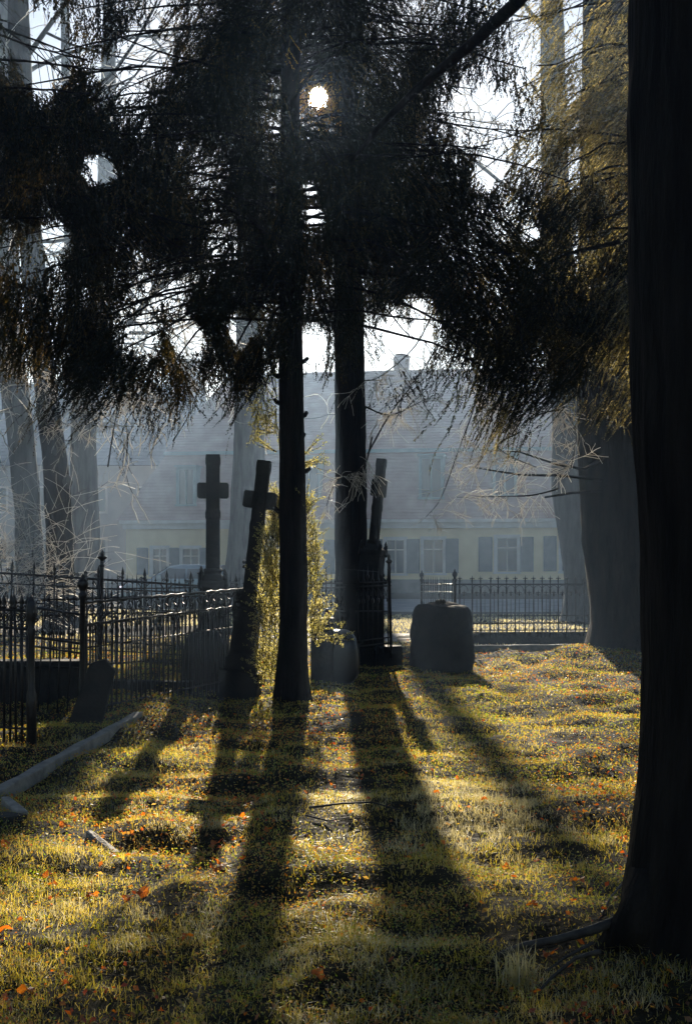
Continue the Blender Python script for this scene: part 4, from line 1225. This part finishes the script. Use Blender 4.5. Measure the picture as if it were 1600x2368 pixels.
# 2: near scrolled railing, receding to the right
f = Fence('near scrollwork railing with twisted top rail, running from the ball post to the leaning cross', (PX(190, 12.0), 12.0), (PX(575, 15.0), 15.0), .12, .17, GF)
za = EYE+(HY-1394)/F*12-.12; zb = EYE+(HY-1361)/F*15-.17
f.rail(za, zb, .014, twist=True); f.rail(za-.205, zb-.19, .013, twist=True); f.rail(za-.42, zb-.42, .008); f.rail(.07, .07, .009)
nb = 38
me = spear_mesh(-.05, .90, .0115, 'lily'); og = ogee_mesh(.15, .18, .0085); lp = arch_mesh(.085, .09, .006)
for k in range(nb):
    u = (k+.6)/nb
    zr = za+(zb-za)*u-.20
    f.put('picket', me, u, 0, scl=(1, 1, zr/.85))
    f.put('arch', lp, u+.5/nb, zr-.10)
for k in range(20):
    u = (k+.5)/20; zr = za+(zb-za)*u-.20
    f.put('scroll', og, u, zr+.015)
f.put('post', post_mesh(1.30, .026, 'ball'), 0, 0); f.put('post', post_mesh(1.45, .022, 'clover'), .985, 0)
# inner side of the left plot, parallel to the near railing
f = Fence('plain iron railing of the left plot seen through the near scrollwork railing', (PX(95, 14.6), 14.6), (PX(545, 16.2), 16.2), .15, .15, GF)
f.rail(.98, .98, .012); f.rail(.80, .80, .010); f.rail(.22, .22, .012)
me = spear_mesh(0, 1.12, .010, 'needle', collar=(.6,))
for k in range(34): f.put('picket', me, (k+.5)/34, 0)
for k in range(33): f.put('arch', lp, (k+1)/34, .70)
# 3: smaller fence behind
f = Fence('low iron fence of plain needle pickets behind the scrolled spear fence', (PX(185, 22), 22), (PX(660, 24), 24), .05, .0, GF)
za = EYE+(HY-1362)/F*22-.05; zb = EYE+(HY-1357)/F*24
f.rail(za, zb, .012); f.rail(za-.14, zb-.14, .008); f.rail(.2, .2, .01)
me = spear_mesh(0, za+.24, .009, 'needle')
for k in range(44): f.put('picket', me, (k+.5)/44, 0, scl=(1, 1, 1+.15*(k % 2)*.3))
for k in range(43): f.put('arch', arch_mesh(.1, .1, .006) if k == 0 else bpy.data.meshes['arch.002'], (k+1)/44, za-.14)
# 4: far-left dense railing with urn post
f = Fence('dense black railing with a thick urn post at the left edge of the picture', (PX(-75, 10.9), 10.9), (PX(74, 10.6), 10.6), .08, .08, GF)
za = EYE+(HY-1405)/F*10.8-.08
f.rail(za, za-.02, .014); f.rail(za-.15, za-.17, .012); f.rail(.12, .12, .012)
me = spear_mesh(-.05, za+.12, .011, 'spear')
for k in range(11): f.put('picket', me, (k+.4)/11, 0); f.put('scroll', rg, (k+.8)/11, za-.08); f.put('arch', lp, (k+.9)/11, za-.22)
f.put('post', post_mesh(1.22, .022, 'urn'), 1, 0)
# 5: side railing between the urn post and the corner post
f = Fence('short sagging railing panel between the urn post and the ball post', (PX(78, 12.4), 12.4), (PX(190, 12.05), 12.05), .15, .12, GF)
za = EYE+(HY-1405)/F*12.4-.15; zb = EYE+(HY-1421)/F*12.05-.12
f.rail(za, zb, .012); f.rail(za-.28, zb-.27, .014); f.rail(za-.37, zb-.36, .010)
me = spear_mesh(.0, .90, .008, 'needle')
for k in range(5): f.put('picket', me, (k+.5)/5, 0, lean=.08); f.put('arch', lp, (k+1)/5, za-.1)
# 6: railing right of the slender trunk up to the tall post
f = Fence('open iron railing with needle points from the yew to the tall post by the monument', (PX(718, 19.6), 19.6), (PX(904, 18.0), 18.0), .02, .30, GF)
za = EYE+(HY-1350)/F*19.6-.02; zb = EYE+(HY-1346)/F*18-.30
f.rail(za, zb, .013); f.rail(za-.07, zb-.05, .011, twist=False); f.rail(za-.42, zb-.40, .009); f.rail(.16, .12, .012); f.rail(.24, .20, .010)
n6 = 17
for k in range(n6):
    u = (k+.5)/n6; zr = za+(zb-za)*u
    me = me6 = spear_mesh(0, 1.0, .009, 'needle', collar=(.62,)) if k == 0 else me6
    f.put('picket', me6, u, 0, scl=(1, 1, (zr+.20+(.07 if k % 3 == 0 else 0))/1.0))
    f.put('arch', bpy.data.meshes['arch.002'], u, zr-.19)
f.put('post', post_mesh(EYE+(HY-1283)/F*18-.30, .021, 'bud'), 1, 0, lean=-.02); f.put('post', post_mesh(1.5, .018, 'clover'), .06, 0)
# 7: far right railing
f = Fence('far lily-topped iron railing on a kerb between the boulder and the massive trunk', (PX(1053, 22.8), 22.8), (PX(1362, 23.0), 23.0), .22, .22, GF)
D7 = 22.9
zt = EYE+(HY-1351)/F*D7-.22
f.rail(zt, zt, .013); f.rail(EYE+(HY-1424)/F*D7-.22, EYE+(HY-1424)/F*D7-.22, .010); f.rail(EYE+(HY-1441)/F*D7-.22, EYE+(HY-1441)/F*D7-.22, .014); f.rail(EYE+(HY-1457)/F*D7-.22, EYE+(HY-1457)/F*D7-.22, .010); f.rail(.06, .06, .012)
big7 = spear_mesh(-.02, zt+.16, .013, 'lily', collar=(zt-.14, zt-.11, .12)); sm7 = spear_mesh(-.02, zt-.09, .007, 'lily'); a7 = arch_mesh(.15, .10, .006)
px7 = [1062, 1092, 1111, 1132, 1151, 1171, 1190, 1213, 1233, 1252, 1270, 1290, 1309, 1330, 1350]
for i, px in enumerate(px7):
    u = (px-1053)/309
    f.put('picket', big7 if i % 2 == 0 or i > 5 else big7, u, 0)
    f.put('picket', sm7, u+.03, 0); f.put('arch', a7, u+.031, zt-.12)
    f.put('arch', a7, u+.031, .16)
f.put('post', post_mesh(zt+.24, .024, 'ball'), 0, 0); 
f = Fence('side panel of the far railing ending in a ball post left of the boulder top', (PX(974, 26.5), 26.5), (PX(1052, 22.9), 22.9), .2, .22, GF)
zc = EYE+(HY-1352)/F*26.5-.2
f.rail(zc, zt, .013); f.rail(zc-.14, zt-.14, .010); f.rail(.3, .3, .012); f.rail(.1, .1, .012)
for k in range(15):
    me8 = spear_mesh(-.02, zt+.12, .009, 'needle') if k == 0 else me8
    f.put('picket', me8, (k+.6)/15, 0)
f.put('post', post_mesh(zc+.26, .024, 'ball'), 0, 0)

# ------------------------------------------------------------------ grass, ground cover, litter
def visible_pts(n, y0, y1, rng, margin=.35, dens=None):
    y = np.exp(rng.uniform(math.log(y0), math.log(y1), n)) if dens is None else dens(n)
    x = rng.uniform(-1, 1, n)*(800/F*y+margin)
    return x, y
rg_ = np.random.default_rng(42)
def patch(x, y, s, seed): return vnoise(x*s+40, y*s+40, seed)
def blades(x, y, h, w, rng, lean=.5, seg=2):
    z = hgt(x, y)-.005
    n = len(x)
    az = rng.random(n)*2*np.pi; ln = np.abs(rng.normal(0, lean, n))
    d = np.stack([np.cos(az), np.sin(az)], -1)
    fa = rng.random(n)*2*np.pi; wv = np.stack([np.cos(fa), np.sin(fa), np.zeros(n)], -1)*(w/2)[:, None]
    b = np.stack([x, y, z], -1)
    mid = b+np.concatenate([d*(ln*h*.35)[:, None], (h*.6)[:, None]], 1)
    tip = b+np.concatenate([d*(ln*h*1.0)[:, None], (h*(1-.35*np.minimum(ln, 1.4)))[:, None]], 1)
    q = np.stack([b-wv, b+wv, mid+wv*.8, mid-wv*.8], 1)
    if seg == 1: return np.stack([b-wv, mid-wv*.9, tip, mid+wv*.9], 1)
    t = np.stack([mid-wv*.8, mid+wv*.8, tip, tip], 1)
    return np.concatenate([q, t])
def leaves(x, y, zoff, s, rng, tilt=.9, upright=False):
    n = len(x); z = hgt(x, y)+zoff
    c = np.stack([x, y, z], -1)
    nrm = np.stack([rng.normal(0, tilt, n), rng.normal(0, tilt, n), np.ones(n)], -1); nrm /= np.linalg.norm(nrm, axis=1)[:, None]
    a = np.cross(nrm, rng.normal(size=(n, 3))); a /= np.linalg.norm(a, axis=1)[:, None]; b = np.cross(nrm, a)
    s = s[:, None]
    return np.stack([c-a*s*.5, c-b*s*.32+nrm*s*.08, c+a*s*.5, c+b*s*.34+nrm*s*.08], 1)
# short green-gold turf
N = 270000
x, y = visible_pts(N, 4.1, 24, rg_, .15)
p = patch(x, y, 1.3, 1)*.4+patch(x, y, 4, 2)*.3+patch(x, y, 13, 6)*.3
k = rg_.random(N) < np.clip((p-.36)*4, .22, 1)
x, y, p = x[k], y[k], p[k]
h = (.008+.042*rg_.random(len(x))**2.5)*(.3+1.4*p)
nr = y < 9.5
V1 = blades(x[nr], y[nr], h[nr]*1.25, .0024+.0018*rg_.random(nr.sum()), rg_, 1.25)
V1b = blades(x[~nr], y[~nr], h[~nr]*1.1, .004+.002*rg_.random((~nr).sum())+y[~nr]*.0001, rg_, .8, 1)
tag(link_mesh('grass', poly_mesh('grass', np.concatenate([V1, V1b]), 4), M['grass']), 'short frosty turf covering the sunlit graveyard floor', 'grass', kind='stuff')
# the same turf, coarser, beyond what the camera frames
N = 90000
y = rg_.uniform(1.0, 24, N); x = rg_.uniform(-1, 1, N)*(800/F*y+3.2)
k = (np.abs(x) > 800/F*y+.1) | (y < 4.1)
x, y = x[k], y[k]
p = patch(x, y, 1.3, 1)*.5+patch(x, y, 4, 2)*.5
V1c = blades(x, y, (.012+.035*rg_.random(len(x)))*(.4+1.2*p), .007+.004*rg_.random(len(x)), rg_, 1.0, 1)
tag(link_mesh('grass', poly_mesh('grass', V1c, 4), M['grass']), 'turf continuing outside both edges of the picture', 'grass', kind='stuff')
# frosted tall tufts
cen = []
for _ in range(520):
    yy = math.exp(random.uniform(math.log(4.2), math.log(11))); xx = random.uniform(-1, 1)*(800/F*yy)
    if patch(np.array([xx]), np.array([yy]), 1.3, 1)[0] > .42: cen.append((xx, yy, random.uniform(.04, .085)))
# the pale patch right of the middle and the clump by the roots
for _ in range(90): cen.append((random.gauss(PX(1120, 8.1), .30), random.gauss(8.1, .45), random.uniform(.06, .11)))
bx, by, bh = [], [], []
for cx_, cy_, hh in cen:
    n = 34
    bx.append(rg_.normal(cx_, .035, n)); by.append(rg_.normal(cy_, .035, n)); bh.append(rg_.uniform(.5, 1, n)*hh)
bx, by, bh = map(np.concatenate, (bx, by, bh))
V2 = blades(bx, by, bh, np.full(len(bx), .0026), rg_, 1.1)
# ragged pale turf right to the sunlit strip far back
xf = rg_.uniform(-9, 13, 26000); yf = rg_.uniform(22, 36, 26000)
ok = ~((yf > 24.3) & (yf < 27.5)); xf, yf = xf[ok], yf[ok]
V3 = blades(xf, yf, .03+.05*rg_.random(len(xf)), np.full(len(xf), .02), rg_, .7)
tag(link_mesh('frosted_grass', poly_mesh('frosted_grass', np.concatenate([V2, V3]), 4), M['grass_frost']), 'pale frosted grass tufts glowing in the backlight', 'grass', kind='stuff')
# clump by the near roots
gx_, gy_ = PX(1195, 4.75), 4.78
n = 120
V4 = blades(rg_.normal(gx_, .03, n), rg_.normal(gy_, .03, n), rg_.uniform(.08, .2, n), np.full(n, .004), rg_, .8)
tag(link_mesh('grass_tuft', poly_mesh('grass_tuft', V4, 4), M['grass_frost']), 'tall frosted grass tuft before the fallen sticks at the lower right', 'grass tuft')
# clover and small ground-cover leaves
N = 150000
x, y = visible_pts(N, 4.0, 20, rg_)
p = patch(x, y, .9, 11)*.55+patch(x, y, 3.2, 12)*.45
bias = .16*smooth(7, 10, y)+.06*smooth(0, -2, x)-.01
k = rg_.random(N) < np.clip((p+bias-.38)*3, .05, 1)
x, y = x[k], y[k]
V5 = leaves(x, y, .008+.035*rg_.random(len(x)), .006+.010*rg_.random(len(x))+np.maximum(y-6, 0)*.0012, rg_, 1.1)
tag(link_mesh('ground_cover', poly_mesh('ground_cover', V5, 4), M['clover']), 'small translucent ground-cover leaves among the turf', 'ground cover', kind='stuff')
N = 42000
x, y = visible_pts(N, 4.0, 24, rg_)
p = patch(x, y, 1.0, 21)
bias = .25*smooth(12, 17, y)*smooth(.3, 1.5, x)
k = rg_.random(N) < np.clip((p+bias-.35)*2.2, .06, 1)*(.35+.65*smooth(6, 9, y))
x, y = x[k], y[k]
V6 = leaves(x, y, .008+.02*rg_.random(len(x)), .012+.026*rg_.random(len(x)), rg_, .8)
tag(link_mesh('leaf_litter', poly_mesh('leaf_litter', V6, 4), M['litter']), 'brown and russet leaf litter scattered through the grass', 'leaf litter', kind='stuff')

# single bright fallen leaves
def leaf_mesh(seed):
    r = random.Random(seed); m = MB()
    n = 15; vs = [(0, 0, 0)]
    for k in range(n):
        a = 2*math.pi*k/n
        lobe = .6+.4*abs(math.cos(a*2.5)); rr = .035*lobe*r.uniform(.85, 1.1)
        vs.append((rr*math.cos(a), rr*math.sin(a), .012*math.cos(2*a+seed)+r.uniform(-.004, .006)))
    m.add(vs, [(0, 1+k, 1+(k+1) % n) for k in range(n)])
    m.tube([(0, 0, 0), (-.03, 0, .004), (-.055, .006, .012)], .0012, 3)
    return m.mesh('fallen_leaf')
LM = [leaf_mesh(s) for s in range(5)]
for q in LM: q.materials.append(M['leaf_orange'])
lpx = [(1338, 2033, 'at the right below the pale grass patch'), (1230, 2112, 'nearest above the fallen sticks'), (1268, 2156, 'just above the long fallen stick'), (735, 2235, 'lower middle between the two trunk shadows'), (433, 2166, 'lower left edge of the dark shade'),
       (497, 2003, 'beside its pair left of the first trunk shadow'), (512, 1995, 'reddest of the pair left of the first trunk shadow'), (497, 1947, 'just above the red pair'), (115, 1995, 'left, between dark hollows'), (122, 2040, 'red one at the left below its neighbour'), (213, 2065, 'left middle on bright grass'), (62, 2278, 'bottom left corner region'),
       (12, 2142, 'at the left edge low down'), (15, 1955, 'at the left edge beside the bright moss'), (65, 1815, 'beside the broken kerb end'), (1120, 1855, 'above the pale grass patch'), (1010, 1840, 'right of the larger trunk shadow'), (1365, 1615, 'upper right near the massive trunk'), (700, 1660, 'middle strip under the yew'), (770, 1790, 'middle strip beside the larger trunk shadow'), (558, 1892, 'between the cross shadows'), (150, 1905, 'yellowish one beside the small stone chip'), (1175, 2000, 'middle right below the pale grass patch'), (330, 2065, 'left of centre on the bright grass'), (297, 2080, 'small one left of centre'), (1390, 1715, 'right edge halfway up the grass'), (1060, 1800, 'in the russet drift right of the larger shadow'), (620, 1905, 'small one by the slender trunk shadow')]
for i, (px, py, wh) in enumerate(lpx):
    D = EYE*F/(py-HY)
    X = PX(px, D); z = hg(X, D)+.035
    D2 = (EYE-z)*F/(py-HY); X = PX(px, D2)
    o = link_mesh('fallen_leaf', LM[i % 5], None, None, (X, D2, hg(X, D2)+.028), (random.uniform(-.5, .2), random.uniform(-.5, .5), random.uniform(0, 6.28)), (1, 1, 1))
    s = random.uniform(.8, 1.15)*(1 if D2 < 8 else .85); o.scale = (s, s, s)
    tag(o, 'orange fallen leaf '+wh, 'leaf', 'bright fallen leaves on the grass')

# fallen sticks at the near roots
def stick(label, pts, r):
    m = MB(); m.tube([Vector(p) for p in pts], [r*(1-.5*i/(len(pts)-1)) for i in range(len(pts))], 7)
    tag(m.build('fallen_stick', M['twig']), label, 'stick', 'fallen sticks at the foot of the near trunk')
def gp(px, py, z=.02):
    D = (EYE-z)*F/(py-HY); X = PX(px, D); z2 = z+hg(X, D); D = (EYE-z2)*F/(py-HY)
    return Vector((PX(px, D), D, z2))
stick('thickest fallen branch running left from the near trunk root', [gp(1450, 2120, .09), gp(1370, 2150, .07), gp(1290, 2172, .06), gp(1215, 2185, .05), gp(1150, 2210, .03)], .022)
stick('thin lit stick slanting below the thickest fallen branch', [gp(1370, 2180, .06), gp(1310, 2212, .05), gp(1262, 2245, .04)], .007)
stick('lowest long slanting stick before the roots', [gp(1385, 2200, .06), gp(1330, 2215, .05), gp(1270, 2265, .03), gp(1240, 2300, .02)], .009)
stick('upright dead stem rising beside the near roots', [gp(1372, 2160, .0), gp(1362, 2090, .0)+Vector((0, -.45, .14)), gp(1356, 1980, .0)+Vector((0, -1.3, .28))], .006)
stick('long curved twig lying across the two trunk shadows', [gp(715, 1868, .05), gp(790, 1858, .06), gp(860, 1855, .07), gp(930, 1875, .05)], .008)
stick('curved twig on the grass between the trunk shadows', [gp(705, 1885, .05), gp(760, 1898, .04), gp(815, 1888, .05)], .006)

# ------------------------------------------------------------------ morning haze
m = MB(); m.box(-128, 128, -57, 178, -1.4, 24)
hz_ = m.build('haze', None)
mh = bpy.data.materials.new('haze'); mh.use_nodes = True
n, l = mh.node_tree.nodes, mh.node_tree.links
n.clear()
out = n.new('ShaderNodeOutputMaterial'); pv = n.new('ShaderNodeVolumePrincipled')
pv.inputs['Color'].default_value = (.50, .70, 1.0, 1)
pv.inputs['Density'].default_value = .00155
pv.inputs['Anisotropy'].default_value = .68
l.new(pv.outputs[0], out.inputs['Volume'])
hz_.data.materials.append(mh)
tag(hz_, 'thin blue-grey morning haze filling the graveyard', 'haze', kind='stuff')
